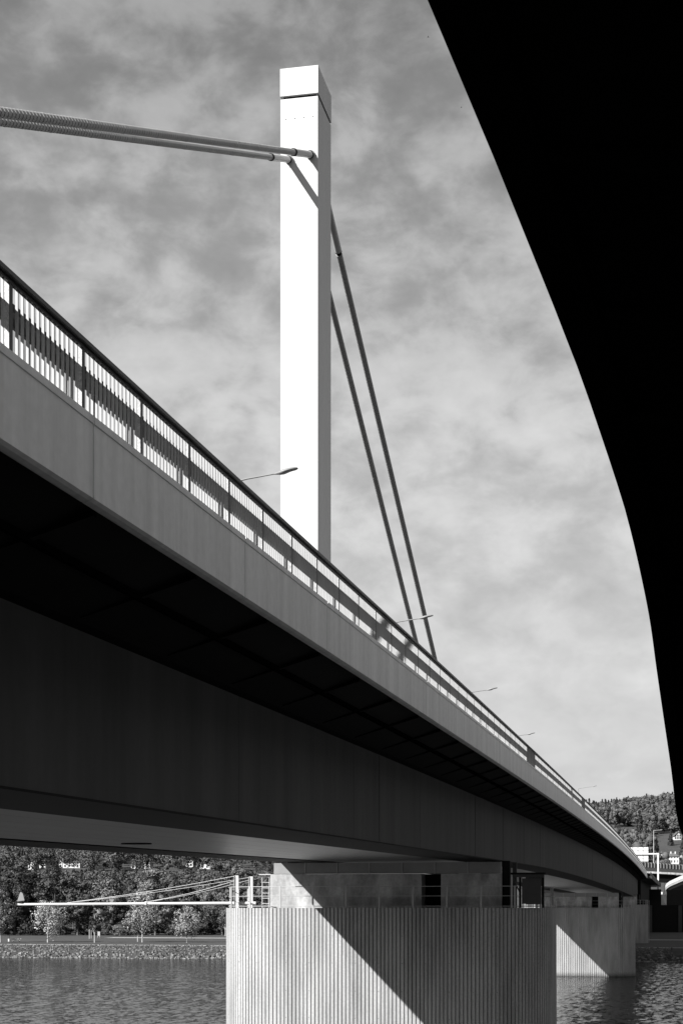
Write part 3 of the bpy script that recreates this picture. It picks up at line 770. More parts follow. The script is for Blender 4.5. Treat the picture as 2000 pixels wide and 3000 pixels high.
# ------------------------------------------------------------------ terrain
hn_rng = np.random.RandomState(3)
ph = hn_rng.rand(8, 3) * 6.28
def hnoise(x, y):
    s = 0
    for i, (fx, fy) in enumerate(((.004, .003), (.007, -.005), (-.011, .009), (.017, .013), (.03, -.02), (.05, .04))):
        s = s + np.sin(x * fx + ph[i, 0]) * np.cos(y * fy + ph[i, 1]) / (1 + i)
    return s
_hd = np.array([0, 352, 357, 364, 372, 640, 860, 1000, 1250, 1500, 1750, 1900, 2300, 6000])
_hz = np.array([-9, -9, -9, -8.9, -8.6, -8.0, 15, 30, 58, 92, 116, 120, 100, 90])
def terrain(x, y):
    """far shore: bank, lawn, then the hill rising"""
    prof = np.interp(y, [350, 354.5, 355.2, 362, 364.5, 372, 620, 860, 1000, 1250, 1500, 1720, 1900, 2400, 7000],
                     [-12.2, -10.35, -10.2, -8.95, -8.85, -8.7, -8.2, 15, 29, 56, 83, 104, 108, 90, 78])
    amp = np.clip((y - 700) / 600, 0, 1) * 9
    return prof + hnoise(x, y) * amp + np.clip((y - 1300) / 500, 0, 1) * np.clip((x + 60) / 220, -1.0, 1.2) * 9

def grid_mesh(name, xs, ys, zfun, mt):
    xs, ys = np.array(xs), np.array(ys)
    gx, gy = np.meshgrid(xs, ys)
    gz = zfun(gx, gy)
    v = np.stack([gx, gy, gz], -1).reshape(-1, 3)
    nx = len(xs); fs = []
    for j in range(len(ys) - 1):
        for i in range(nx - 1):
            a = j * nx + i; fs.append((a, a + 1, a + nx + 1, a + nx))
    me = bpy.data.meshes.new(name); me.from_pydata(v.tolist(), [], fs); me.materials.append(mt)
    me.polygons.foreach_set('use_smooth', [True] * len(fs)); me.update()
    o = bpy.data.objects.new(name, me); C.objects.link(o); return o
ysg = [348, 350, 352, 354.5, 355.2, 358, 362, 364.5, 368, 372] + list(np.arange(380, 640, 20)) + list(np.arange(640, 2400, 25)) + [2600, 3000, 4000, 6000]
xsg = [-5000, -2500, -1400] + list(np.arange(-900, 520, 20)) + [700, 1400, 2500, 5000]
tag(grid_mesh('far_shore', xsg, ysg, terrain, M['grass']), kind='structure')
ground = grid_mesh('ground', np.linspace(-6000, 6000, 13), np.linspace(-4000, 8000, 13), lambda x, y: x * 0 - 16.5, M['near_bank']); tag(ground, kind='structure')
nb_ys = [-3000, -200, -20, -2, 10, 14, 34, 40]; nb_z = [-1.7, -1.7, -1.7, -1.7, -1.75, -2.1, -12.2, -14]
tag(grid_mesh('near_bank', list(np.linspace(-2500, 2500, 60)), nb_ys, lambda x, y: np.interp(y, nb_ys, nb_z), M['near_bank']), kind='structure')
mb = MB(); mb.add([(-5000, 30, WATER), (5000, 30, WATER), (5000, 352, WATER), (-5000, 352, WATER)], [(0, 1, 2, 3)]); tag(mb.build('river', M['water']), kind='structure')
# gravel paths
def path(name, y0, y1, lift, xa=-500):
    xs = list(np.arange(xa, 60, 20)); v, f = [], []
    for x in xs:
        w = 0.8 * math.sin(x * 0.03)
        for yy in (y0 + w, y1 + w): v.append((x, yy, float(terrain(x, yy)) + lift))
    for i in range(len(xs) - 1): f.append((2 * i, 2 * i + 2, 2 * i + 3, 2 * i + 1))
    m_ = MB(); m_.add(v, f); return tag(m_.build(name, M['gravel']), kind='structure')
path('riverside_path', 362.6, 364.2, 0.05)
path('park_path', 432, 440, 0.07, -158)

# riprap stones along the far waterline
def stones():
    rg = np.random.RandomState(5); m_ = MB()
    base = [(-1, -1, -1), (1, -1, -1), (1, 1, -1), (-1, 1, -1), (-.8, -.8, 1), (.8, -.8, 1), (.8, .8, 1), (-.8, .8, 1)]
    fc = [(0, 3, 2, 1), (4, 5, 6, 7), (0, 1, 5, 4), (1, 2, 6, 5), (2, 3, 7, 6), (3, 0, 4, 7)]
    for k in range(2600):
        x = rg.uniform(-190, 30); yy = rg.uniform(350.2, 354.9)
        s = rg.uniform(0.10, 0.34) * (1.2 if yy < 354 else 0.8); z = float(terrain(x, yy))
        a = rg.uniform(0, 6.28); ca, sa = math.cos(a), math.sin(a)
        vs = []
        for bx, by, bz in base:
            jx, jy, jz = bx * s * rg.uniform(.6, 1.3), by * s * rg.uniform(.6, 1.1), bz * s * rg.uniform(.35, .8)
            vs.append((x + jx * ca - jy * sa, yy + jx * sa + jy * ca, z + jz + 0.1))
        m_.add(vs, fc)
    for k in range(700):     # foot stones in the water
        x = rg.uniform(-190, 30); s = rg.uniform(0.1, 0.28); a = rg.uniform(0, 6.28); ca, sa = math.cos(a), math.sin(a); yy = 349.4 + rg.uniform(-0.5, .5)
        m_.add([(x + (bx * ca - by * sa) * s * 1.4, yy + (bx * sa + by * ca) * s, WATER + 0.05 + bz * s * 0.5) for bx, by, bz in base], fc)
    return m_.build('riprap_rubble', M['rock'])
tag(stones(), 'loose pale stones along the far waterline', kind='stuff')

# ------------------------------------------------------------------ foliage
_sp = [(0, 0, -1)] + [(math.cos(2 * PI * (a + .5 * b) / 6) * math.cos(e), math.sin(2 * PI * (a + .5 * b) / 6) * math.cos(e), math.sin(e)) for b, e in enumerate((-.65, .1, .85)) for a in range(6)] + [(0, 0, 1)]
SPH = np.array(_sp)
SPHF = [(0, 1 + (a + 1) % 6, 1 + a) for a in range(6)] + [q for b in range(2) for a in range(6) for q in ((1 + b * 6 + a, 1 + b * 6 + (a + 1) % 6, 7 + b * 6 + a), (1 + b * 6 + (a + 1) % 6, 7 + b * 6 + (a + 1) % 6, 7 + b * 6 + a))] + [(13 + a, 13 + (a + 1) % 6, 19) for a in range(6)]
SPHF = np.array(SPHF, dtype=np.int32)
def wood_mesh(name, blobs, leaves, mt):
    nb = len(blobs); bv = np.concatenate(blobs); off = (np.arange(nb) * len(SPH))[:, None, None]
    bf = (SPHF[None] + off).reshape(-1, 3); lf = np.arange(len(leaves), dtype=np.int32) + len(bv)
    v = np.concatenate([bv, leaves]); nl = len(leaves) // 4
    me = bpy.data.meshes.new(name); me.vertices.add(len(v)); me.vertices.foreach_set('co', v.astype(np.float32).ravel())
    idx = np.concatenate([bf.ravel(), lf]).astype(np.int32); me.loops.add(len(idx)); me.loops.foreach_set('vertex_index', idx)
    st = np.concatenate([np.arange(len(bf)) * 3, len(bf) * 3 + np.arange(nl) * 4]).astype(np.int32)
    me.polygons.add(len(st)); me.polygons.foreach_set('loop_start', st); me.update(calc_edges=True)
    me.polygons.foreach_set('use_smooth', np.concatenate([np.ones(len(bf), bool), np.zeros(nl, bool)])); me.materials.append(mt)
    return me
def cards(centres, outward, size, rg, aspect=0.6, bias=0.8):
    n = len(centres)
    nrm = rg.normal(size=(n, 3)) * 0.8 + outward * bias * 2.4
    nrm /= np.linalg.norm(nrm, axis=1)[:, None] + 1e-9
    t = rg.normal(size=(n, 3)); t -= nrm * np.sum(t * nrm, 1)[:, None]; t /= np.linalg.norm(t, axis=1)[:, None] + 1e-9
    b = np.cross(nrm, t)
    s = (size * rg.uniform(0.6, 1.3, size=n))[:, None]
    v = np.stack([centres - t * s, centres - b * s * aspect, centres + t * s, centres + b * s * aspect], 1)
    return v.reshape(-1, 3)

def card_mesh(name, v, mt):
    n = len(v) // 4
    me = bpy.data.meshes.new(name)
    me.vertices.add(len(v)); me.vertices.foreach_set('co', v.astype(np.float32).ravel())
    me.loops.add(4 * n); me.loops.foreach_set('vertex_index', np.arange(4 * n, dtype=np.int32))
    me.polygons.add(n); me.polygons.foreach_set('loop_start', np.arange(0, 4 * n, 4, dtype=np.int32))
    me.update(calc_edges=True); me.validate()
    me.materials.append(mt)
    return me

CORE = []
def crown_points(rg, h, r, base, n, lumps, droop=0.0, cone=0.0):
    """leaf positions gathered in uneven clumps around limb ends"""
    pts, outs, tips = [], [], []; CORE.clear()
    for k in range(lumps):
        zz = rg.uniform(0, 1); prof = (1 - zz) * 0.9 + 0.12 if cone else math.sqrt(max(0.02, 1 - (2 * zz - 0.85) ** 2 / 1.4))
        a = rg.uniform(0, 6.28); rad = r * prof * rg.uniform(0.35, 0.95)
        c = np.array([rad * math.cos(a), rad * math.sin(a), base + (h - base) * (0.06 + 0.88 * zz)])
        lr = r * rg.uniform(0.20, 0.42) * (0.6 if cone and zz > .6 else 1)
        m = int(n / lumps * rg.uniform(0.5, 1.5))
        q = rg.normal(size=(m, 3)); q /= np.linalg.norm(q, axis=1)[:, None]; q *= (rg.uniform(0.25, 1, size=m) ** 0.5)[:, None]
        p = c + q * lr * np.array([1, 1, 0.75])
        if droop: p[:, 2] -= droop * rg.uniform(0, 1, size=m) ** 2 * lr * 1.5
        o = q * 0.6 + (p - np.array([0, 0, base + (h - base) * .4])) / (r * 1.5)
        pts.append(p); outs.append(o); tips.append(c)
        if k % 2 == 0: CORE.append(c + SPH * (1 + rg.uniform(-.3, .3, size=(len(SPH), 1))) * lr * np.array([.62, .62, .5]))
    return np.concatenate(pts), np.concatenate(outs), tips

def trunk_mesh(name, rg, h, base, r0, tips, mt):
    m_ = MB(); lean = rg.uniform(-.25, .25, size=2)
    top = base + (h - base) * 0.62
    def axis(z): w = z / h; return Vector((lean[0] * w * w * 2, lean[1] * w * w * 2, z))
    m_.tube([axis(-0.3), axis(base * 0.5), axis(base), axis((base + top) / 2), axis(top)], [r0 * 1.25, r0 * 0.95, r0 * 0.8, r0 * 0.5, r0 * 0.15], 7)
    for c in tips[:16]:
        st = axis(min(top, max(base * 0.7, c[2] - abs(rg.uniform(0.15, 0.35)) * h)))
        e = Vector(c); mid = st.lerp(e, 0.5) + Vector((0, 0, 0.06 * h * rg.uniform(-.2, .8)))
        m_.tube([st, mid, e], [r0 * 0.38, r0 * 0.22, r0 * 0.06], 5)
    me_o = m_.build(name, mt); me = me_o.data; bpy.data.objects.remove(me_o); return me

def tree_kind(seed, h, r, base, n, lumps, size, leaf, bark, droop=0, cone=0, tr=0.2):
    rg = np.random.RandomState(seed)
    p, o, tips = crown_points(rg, h, r, base, n, lumps, droop, cone)
    if leaf == M['leaf_pale'] or droop: return trunk_mesh('trunk', rg, h, base, tr, tips, bark), card_mesh('crown', cards(p, o, size, rg), leaf)
    return trunk_mesh('trunk', rg, h, base, tr, tips, bark), wood_mesh('crown', list(CORE), cards(p, o, size, rg), leaf)

KINDS = {
    'dark_a': tree_kind(1, 17, 5.2, 2.5, 4200, 34, 0.30, M['leaf_dark'], M['bark'], tr=0.3),
    'dark_b': tree_kind(2, 20, 5.8, 2.8, 4800, 38, 0.32, M['leaf_dark'], M['bark'], tr=0.34),
    'mid_a': tree_kind(3, 16, 5.0, 2.6, 4200, 34, 0.28, M['leaf_mid'], M['bark'], tr=0.28),
    'mid_b': tree_kind(4, 19, 5.5, 2.2, 4600, 36, 0.30, M['leaf_mid'], M['bark'], tr=0.3),
    'pale_a': tree_kind(5, 11.4, 4.5, 2.8, 3000, 26, 0.24, M['leaf_pale'], M['pale_bark'], droop=0.9, tr=0.17),
    'pale_b': tree_kind(6, 14.0, 4.6, 3.2, 3000, 28, 0.24, M['leaf_pale'], M['pale_bark'], droop=1.0, tr=0.16),
    'pale_tall': tree_kind(7, 15, 4.6, 2.4, 3600, 30, 0.26, M['leaf_pale'], M['pale_bark'], tr=0.24),
    'cone': tree_kind(8, 8.8, 2.0, 2.9, 1500, 16, 0.2, M['leaf_mid'], M['pale_bark'], cone=1, tr=0.13),
    'light_mid': tree_kind(9, 8.0, 3.0, 2.6, 2100, 20, 0.22, M['leaf_mid'], M['pale_bark'], droop=.6, tr=0.15),
}
def plant(kind, X, Y, s, rz, label, group=None, sz=None, z=None):
    t = empty('tree', (X, Y, float(terrain(X, Y)) - 0.05 if z is None else z), rz, label, 'tree', group)
    t.scale = (s, s, sz or s)
    for nm, me in zip(('trunk', 'crown'), KINDS[kind]):
        o = bpy.data.objects.new(nm, me); C.objects.link(o); o.parent = t
    return t

def shore(x, y):
    """point of the far shore seen at photo column x, row y (walks the line of sight to the ground)"""
    for d in np.arange(340, 2400, 1.5):
        p = from_view(x, d); z = (HY - y) * d / F_PX
        if float(terrain(p.x, p.y)) >= z: return Vector((p.x, p.y, float(terrain(p.x, p.y))))
    return p
def src(zx, zy): return zx * 0.4464, zy * 0.4464 + 2450   # enlarged lower left quarter to photo pixels

front = [
    ('pale_a', 315, 697, 1.0, 'pale round tree with drooping twigs on the bank below the boom fin'),
    ('cone', 622, 699, 1.0, 'slim conical tree beside the goal frame on the far bank'),
    ('pale_b', 935, 697, 1.0, 'pale tree with loose hanging foliage below the boom clamp'),
    ('light_mid', 905, 692, 0.85, 'grey thin trunked tree just left of the pale tree below the clamp'),
    ('pale_a', 1227, 697, 0.84, 'pale spreading tree right of the middle of the far lawn'),
    ('pale_tall', 4, 697, 1.0, 'tall pale tree cut by the left edge of the picture'),
    ('light_mid', 1395, 642, 1.0, 'smaller pale tree beside the left edge of the nearest pier'),
    ('light_mid', 1480, 655, 1.05, 'pale tree half hidden behind the pier, over the lawn'),
]
for i, (k, zx, zy, s, lb) in enumerate(front):
    p = shore(*src(zx, zy)); plant(k, p.x, p.y, s, i * 1.3, lb, 'trees standing on the far lawn')
wood = np.random.RandomState(12)
kinds = ['dark_a', 'dark_b', 'mid_a', 'mid_b', 'dark_a', 'dark_b', 'mid_a', 'pale_tall']
cnt = 0
for row, (dd, nn) in enumerate(((505, 13), (528, 14), (555, 14), (590, 15), (630, 15), (665, 16))):
    for k in range(nn):
        x = -120 + (840 + 120) * (k + wood.uniform(0.1, 0.9)) / nn; d = dd + wood.uniform(-9, 9)
        p = from_view(x, d); kd = kinds[wood.randint(len(kinds))]
        if row == 0 and kd == 'pale_tall': kd = 'mid_a'
        sc_ = wood.uniform(0.85, 1.3) if row < 3 or x < 150 else wood.uniform(0.75, 1.05)
        plant(kd, p.x, p.y, sc_, wood.uniform(0, 6), 'leafy tree in the dense wood behind the far lawn', 'trees of the dense wood on the far bank')
# bushes filling the wood's edge
def bush_mesh(seed, leaf):
    rg = np.random.RandomState(seed); p, o, t = crown_points(rg, 3.4, 2.6, 0.1, 900, 12); return card_mesh('crown', cards(p, o, 0.26, rg), leaf)
BM = [bush_mesh(31, M['leaf_dark']), bush_mesh(32, M['leaf_mid'])]
for k in range(34):
    x = -100 + 900 * (k + wood.uniform(0, 1)) / 34; d = 500 + wood.uniform(-8, 14); p = from_view(x, d)
    o = bpy.data.objects.new('bush', BM[0 if wood.rand() < .75 else 1]); C.objects.link(o); o.location = (p.x, p.y, float(terrain(p.x, p.y)) - 0.2); o.rotation_euler = (0, 0, wood.uniform(0, 6)); s = wood.uniform(.8, 1.7); o.scale = (s, s, s)
    tag(o, 'low dark bush along the edge of the dense wood', 'bush', 'bushes at the edge of the wood')
# weeds on the bank
rg = np.random.RandomState(77); n = 9000
cx_ = rg.uniform(-190, 0, n); cy_ = rg.uniform(355, 362.3, n); cz_ = terrain(cx_, cy_) + rg.uniform(0.02, .28, n)
tag_o = bpy.data.objects.new('bank_grass', card_mesh('bank_grass', cards(np.stack([cx_, cy_, cz_], 1), np.tile([0, -.3, .6], (n, 1)), 0.22, rg), leaf_mat('bank_weeds', 0.065))); C.objects.link(tag_o)
tag(tag_o, kind='stuff')

# wooded hill: right of the bridge end and behind the far wood
def in_meadow(x, y):   # clearings in ground coordinates
    return clear.any(axis=0)
houses_px = []
def hill_wood():
    rg = np.random.RandomState(21); V = []; VC = []; BL = {True: [], False: []}
    cl = []
    for (x, y, rx, ry) in ((1832, 2440, 34, 40), (1870, 2444, 20, 30), (1950, 2466, 52, 42), (1985, 2470, 30, 40), (1905, 2466, 22, 22), (1965, 2530, 34, 30), (1815, 2446, 16, 30)):
        p = shore(x, y); cl.append((p.x, p.y - 12, rx * 1.35 * (p.y) / F_PX, ry * 2.2))
    total = 0
    for (t0, t1, d0, d1, cntt) in ((0.135, 0.245, 900, 1960, 2600), (-0.255, -0.03, 700, 1300, 1700)):
        k = 0
        while k < cntt:
            d = math.sqrt(rg.uniform(d0 * d0, d1 * d1)); tt = rg.uniform(t0, t1); p = from_view(CX + tt * F_PX, d); k += 1
            if any(((p.x - a) / rx) ** 2 + ((p.y - b) / ry) ** 2 < 1 for a, b, rx, ry in cl): continue
            if tt < 0 and d < 700: continue
            z = float(terrain(p.x, p.y)); con = bool(rg.rand() < 0.16)
            h = rg.uniform(7, 16); r = h * (0.2 if con else rg.uniform(.36, .5)); m = 90
            if tt < 0 and d < 940:
                h = min(h, 0.0235 * d - z); r = h * rg.uniform(.36, .5)
                if h < 2.5: continue
            base = np.array([p.x, p.y, z])
            if con:
                nl = 7; zz = (np.arange(nl) + .3) / nl
                lc = np.stack([rg.normal(size=nl) * .15 * r, rg.normal(size=nl) * .15 * r, zz * h * 1.15], 1); lr = np.stack([r * (1.1 - zz), r * (1.1 - zz), np.full(nl, h * .11)], 1)
            else:
                nl = 7; lob = rg.normal(size=(nl, 3)); lob /= np.linalg.norm(lob, axis=1)[:, None]
                lc = lob * np.array([r * .55, r * .55, h * .24]) + np.array([0, 0, h * .55]); k_ = rg.uniform(.30, .58, size=(nl, 1)); lr = k_ * np.array([[r, r, h * .42]])
            for a in range(nl):
                if tt < 0:
                    q = rg.normal(size=(46, 3)); q /= np.linalg.norm(q, axis=1)[:, None]
                    (VC if con else V).append(cards(base + lc[a] + q * lr[a] * rg.uniform(.3, 1.15, size=(46, 1)), q, 0.55, rg, 0.7, 0.8)); continue
                jit = 1 + rg.uniform(-.22, .22, size=(len(SPH), 1))
                BL[con].append((base + lc[a] + SPH * jit * lr[a] * .72))
                q = rg.normal(size=(26, 3)); q /= np.linalg.norm(q, axis=1)[:, None]
                (VC if con else V).append(cards(base + lc[a] + q * lr[a] * rg.uniform(.7, 1.1, size=(26, 1)), q, 0.6 if d < 1200 else 0.85, rg, 0.7, 1.0))
    # each crown's leaves share the hillside leaf material
    me = wood_mesh('hillside_forest', BL[False], np.concatenate(V), M['leaf_hill'])
    o = bpy.data.objects.new('hillside_forest', me); C.objects.link(o)
    o2 = bpy.data.objects.new('hillside_conifers', wood_mesh('hillside_conifers', BL[True], np.concatenate(VC), M['conifer_hill'])); C.objects.link(o2)
    return o, o2
_w = hill_wood()
tag(_w[0], 'distant wooded hillside of broad leafy trees beyond the bridge', kind='stuff')
tag(_w[1], 'dark conifers scattered through the distant wooded hillside', kind='stuff')

# ------------------------------------------------------------------ houses
def house(px, py, w, dep, h, rh, label, roof='roof_dark', wall='plaster', rz=0.0, floors=2, ncol=3, flat=False):
    p = shore(px, py)
    t = empty('house', (p.x, p.y, p.z - 0.2), rz, label, 'house', 'houses on the far slope')
    mb = MB()
    if flat: mb.box(-w / 2, w / 2, 0, dep, -3, h)
    else:
        mb.loft([[(-w / 2, 0, -3), (w / 2, 0, -3), (w / 2, 0, h), (0, 0, h + rh - 0.15), (-w / 2, 0, h)], [(-w / 2, dep, -3), (w / 2, dep, -3), (w / 2, dep, h), (0, dep, h + rh - 0.15), (-w / 2, dep, h)]])
    mb.build('wall', M[wall], t)
    mb = MB()
    if flat: mb.box(-w / 2 - .4, w / 2 + .4, -0.6, dep + .4, h + 0.002, h + 0.45)
    else:
        e = 0.5
        for s_ in (-1, 1):
            mb.loft([[(s_ * (w / 2 + e), y, h - rh * e / (w / 2) + 0.02), (0, y, h + rh + 0.02), (0, y, h + rh + 0.3), (s_ * (w / 2 + e), y, h - rh * e / (w / 2) + 0.3)] for y in (-0.6, dep + 0.6)])
    rf = mb.build('roof', M[roof], t)
    if not flat:
        mb = MB(); mb.box(w * .18, w * .18 + .7, dep * .5, dep * .5 + .7, h + rh * .4, h + rh + .9); mb.build('chimney', M['plaster_grey'], rf)
    for f_ in range(floors):
        for c_ in range(ncol):
            x = -w / 2 + w * (c_ + .5) / ncol; z = 0.9 + f_ * (h / floors)
            mb = MB(); mb.box(x - .5, x + .5, -0.06, 0.05, z, z + 1.3); mb.build('window', M['glass'], t)
    return t
def hipped(px, py, w, dep, h, rh, label, cols):
    p = shore(px, py); t = empty('house', (p.x, p.y, p.z - 0.2), 0, label, 'house', 'houses on the far slope')
    mb = MB(); mb.box(-w / 2, w / 2, 0, dep, -3, h); mb.build('wall', M['plaster'], t)
    e = .6; mb = MB()
    mb.add([(-w / 2 - e, -e, h), (w / 2 + e, -e, h), (w / 2 + e, dep + e, h), (-w / 2 - e, dep + e, h), (-w / 2 + dep * .45, dep / 2, h + rh), (w / 2 - dep * .45, dep / 2, h + rh)],
           [(0, 1, 5, 4), (1, 2, 5), (2, 3, 4, 5), (3, 0, 4), (3, 2, 1, 0)])
    rf = mb.build('roof', M['roof_dark'], t)
    for x in (-w * .1, w * .2):
        mb = MB(); mb.box(x, x + .7, dep * .35, dep * .35 + .7, h + rh * .5, h + rh + .8); mb.build('chimney', M['plaster'], rf)
    for f_ in range(2):
        for c_ in range(cols):
            x = -w / 2 + w * (c_ + .5) / cols; mb = MB(); mb.box(x - .35, x + .35, -0.06, 0.05, 1 + f_ * 2.6, 2.4 + f_ * 2.6); mb.build('window', M['glass'], t)
house(1821, 2453, 5.5, 7, 2.6, 1.6, 'white house with a broad dark roof right above the bridge railing', rz=-.3, ncol=2, floors=1)
house(1897, 2463, 4.2, 5, 2.6, 1.3, 'grey gabled house beside conifers on the slope', wall='plaster_grey', rz=.2, ncol=2, floors=1)
house(1984, 2461, 4.8, 6, 3.2, 2.6, 'white house with steep gable near the right edge, on the meadow', rz=.2, ncol=3)
hipped(1966, 2531, 8.6, 6, 4.6, 2.3, 'long white house with a dark hipped roof and chimneys behind the overpass', 5)
lefth = [(205, 216, 4.0, 'small white house glimpsed over the wood near the left edge', False), (268, 208, 7.0, 'low white block over the wood, above the boom fin', True), (390, 205, 4.5, 'white gabled house over the wood, between two low blocks', False),
         (470, 206, 12.0, 'wide low white block over the wood, left of its middle', True), (922, 212, 13.0, 'large white flat roofed building standing out above the wood', True), (1243, 200, 5.0, 'white house over the wood near the boom mast', False), (1345, 212, 12.0, 'wide white block over the wood, right of the mast cables', True)]
for zx, zy, w, lb, fl in lefth:
    house(*src(zx, zy + 3), w * 0.9, 7, 3.6, 1.6, lb, flat=fl, ncol=max(2, int(w / 2.5)))
p = shore(*src(1010, 285)); mb = MB()

# single conifers and light trees on the right slope
rgk = np.random.RandomState(90)
def conifer_kind(seed):
    rg = np.random.RandomState(seed); n = 700; zz = rg.rand(n) ** 1.2; a = rg.uniform(0, 6.28, n); r = 2.3
    lay = np.floor(zz * 9) / 9; rr_ = r * (1.04 - lay) * rg.uniform(.4, 1, n)
    c = np.stack([np.cos(a) * rr_, np.sin(a) * rr_, 0.8 + zz * 10 - rr_ * .25], 1)
    m_ = MB(); m_.tube([(0, 0, -.3), (0, 0, 9)], [.25, .04], 6); o = m_.build('trunk', M['bark']); tm = o.data; bpy.data.objects.remove(o)
    return tm, card_mesh('crown', cards(c, np.stack([np.cos(a), np.sin(a), a * 0 + .3], 1), .5, rg), M['leaf_dark'])
KINDS['conifer'] = conifer_kind(3)
KINDS['bright'] = tree_kind(15, 5, 2.2, 0.8, 500, 12, 0.34, leaf_mat('bright_leaves', 0.4), M['pale_bark'])
for (x, y, s, lb) in ((1873, 2458, 1.9, 'large dark conifer beside the grey gabled house'), (1886, 2462, 1.3, 'slim dark conifer left of the grey gabled house'), (1963, 2478, 1.0, 'small dark tree alone on the lower meadow')):
    p = shore(x, y); plant('conifer', p.x, p.y, s, x, lb)
for (x, y, s, lb) in ((1938, 2529, 1.1, 'bright leafed small tree left of the long hipped house'), (1947, 2530, 1.0, 'bright small tree touching the left wall of the long house'), (1993, 2530, 1.0, 'bright small tree at the right edge, beside the long house')):
    p = shore(x, y); plant('bright', p.x, p.y, s, x, lb)

# ------------------------------------------------------------------ small things on the far lawn
p = shore(*src(588, 673)); t = empty('goal_frame', p, 0, 'thin white goal frame standing on the far lawn', 'goal')
zz = (0.4464 * 60) * p.y * CO / F_PX * 1.0
mb = MB(); mb.tube([(0, 0, 0), (0, 0, 2.5)], 0.09, 6); mb.build('goal_post', M['white'], t)
mb = MB(); mb.tube([(0, 0, 2.46), (-0.75, 3.5, 2.46)], 0.08, 6); mb.build('crossbar', M['white'], t)
mb = MB(); mb.tube([(-0.75, 3.5, 0), (-0.75, 3.5, 2.5)], 0.06, 6); mb.build('goal_post', M['white'], t)
p = shore(*src(108, 696)); t = empty('park_bench', p, 0, 'pale park bench on the far bank at the left', 'bench')
mb = MB(); mb.box(-1.2, 1.2, -0.25, 0.25, .42, .5); mb.build('seat', M['white'], t)
mb = MB(); mb.box(-1.2, 1.2, 0.27, 0.33, .58, .95); mb.build('backrest', M['white'], t)
for x in (-.9, .9):
    mb = MB(); mb.box(x - .06, x + .06, -.22, .24, -.05, .418); mb.build('leg', M['galv'], t)
p = shore(*src(62, 698)); t = empty('litter_bin', p, 0, 'white litter bin on a post left of the park bench', 'bin')
mb = MB(); mb.tube([(0, 0, 0.25), (0, 0, .95)], [.26, .3], 12); mb.build('bin_body', M['white'], t)
mb = MB(); mb.tube([(.0, .2, -.05), (.0, .2, 1.9)], .05, 6); mb.build('post', M['rail'], t)
p = shore(*src(650, 664)); t = empty('signboard', p, 0.4, 'small white leaning board behind the slim conical tree', 'sign')
mb = MB(); mb.box(-.35, .35, -.03, .03, .5, 1.7); mb.build('board', M['white'], t)
mb = MB(); mb.tube([(-.3, .07, -.05), (-.1, .07, 1.5)], .05, 6); mb.tube([(.3, .07, -.05), (.1, .07, 1.5)], .05, 6); mb.build('stand', M['white'], t)

# birds
def bird(x, y, d, s, label):
    p = from_view(x, d, y=y); mb = MB()
    b = [(-.5, 0.0, 0), (-.3, .09, .02), (0, .12, .03), (.35, .07, .02), (.6, .02, 0)]
    rings = [[(q, w * math.cos(k * PI / 3), z + w * .8 * math.sin(k * PI / 3)) for k in range(6)] for q, w, z in b]
    mb.loft(rings, smooth=True)
    for s_ in (-1, 1):
        mb.loft([[(-.05, s_ * .08, .05), (.25, s_ * .08, .05), (.25, s_ * .08, .08), (-.05, s_ * .08, .08)], [(.02, s_ * .5, .28), (.28, s_ * .5, .26), (.28, s_ * .5, .28), (.02, s_ * .5, .30)], [(.25, s_ * .95, .18), (.32, s_ * .95, .16), (.32, s_ * .95, .17), (.25, s_ * .95, .19)]])
    o = mb.build('bird', M['bird'], None, p); o.scale = (s, s, s); tag(o, label, 'bird', 'birds in the sky')
bird(1253, 109, 330, 0.42, 'dark bird in the sky beside the overhead bridge, the upper one')
bird(1350, 315, 500, 0.5, 'faint small bird in the sky below the other one')

# ------------------------------------------------------------------ sky, sun, camera
CLOUD_LOW, GAP_LOW, GAP_TOP = 3.3, 0.95, 0.56
SUN = Vector((1.0, 1.24, -1.03)).normalized()
elev = math.asin(-SUN.z); az = math.atan2(-SUN.x, -SUN.y)
w = bpy.data.worlds.new('World'); bpy.context.scene.world = w; w.use_nodes = True
nt = w.node_tree; L = nt.links.new
bg = nt.nodes['Background']
sky = N(nt, 'ShaderNodeTexSky'); sky.sky_type = 'NISHITA'; sky.sun_disc = False; sky.sun_elevation = elev; sky.sun_rotation = az
sky.air_density = 1.2; sky.dust_density = 1.5
sep = N(nt, 'ShaderNodeSeparateColor'); L(sky.outputs[0], sep.inputs[0])
mixv = N(nt, 'ShaderNodeMath', operation='MULTIPLY_ADD', ins={1: 0.75}); L(sep.outputs[0], mixv.inputs[0])
g2 = N(nt, 'ShaderNodeMath', operation='MULTIPLY', ins={1: 0.25}); L(sep.outputs[1], g2.inputs[0]); L(g2.outputs[0], mixv.inputs[2])
tc = N(nt, 'ShaderNodeTexCoord'); sx = N(nt, 'ShaderNodeSeparateXYZ'); L(tc.outputs['Generated'], sx.inputs[0])
mx = N(nt, 'ShaderNodeMath', operation='MAXIMUM', ins={1: 0.02}); L(sx.outputs[2], mx.inputs[0])
ad = N(nt, 'ShaderNodeMath', operation='ADD', ins={1: 0.10}); L(mx.outputs[0], ad.inputs[0])
dx = N(nt, 'ShaderNodeMath', operation='DIVIDE'); L(sx.outputs[0], dx.inputs[0]); L(ad.outputs[0], dx.inputs[1])
dy = N(nt, 'ShaderNodeMath', operation='DIVIDE'); L(sx.outputs[1], dy.inputs[0]); L(ad.outputs[0], dy.inputs[1])
cv = N(nt, 'ShaderNodeCombineXYZ'); L(dx.outputs[0], cv.inputs[0]); L(dy.outputs[0], cv.inputs[1])
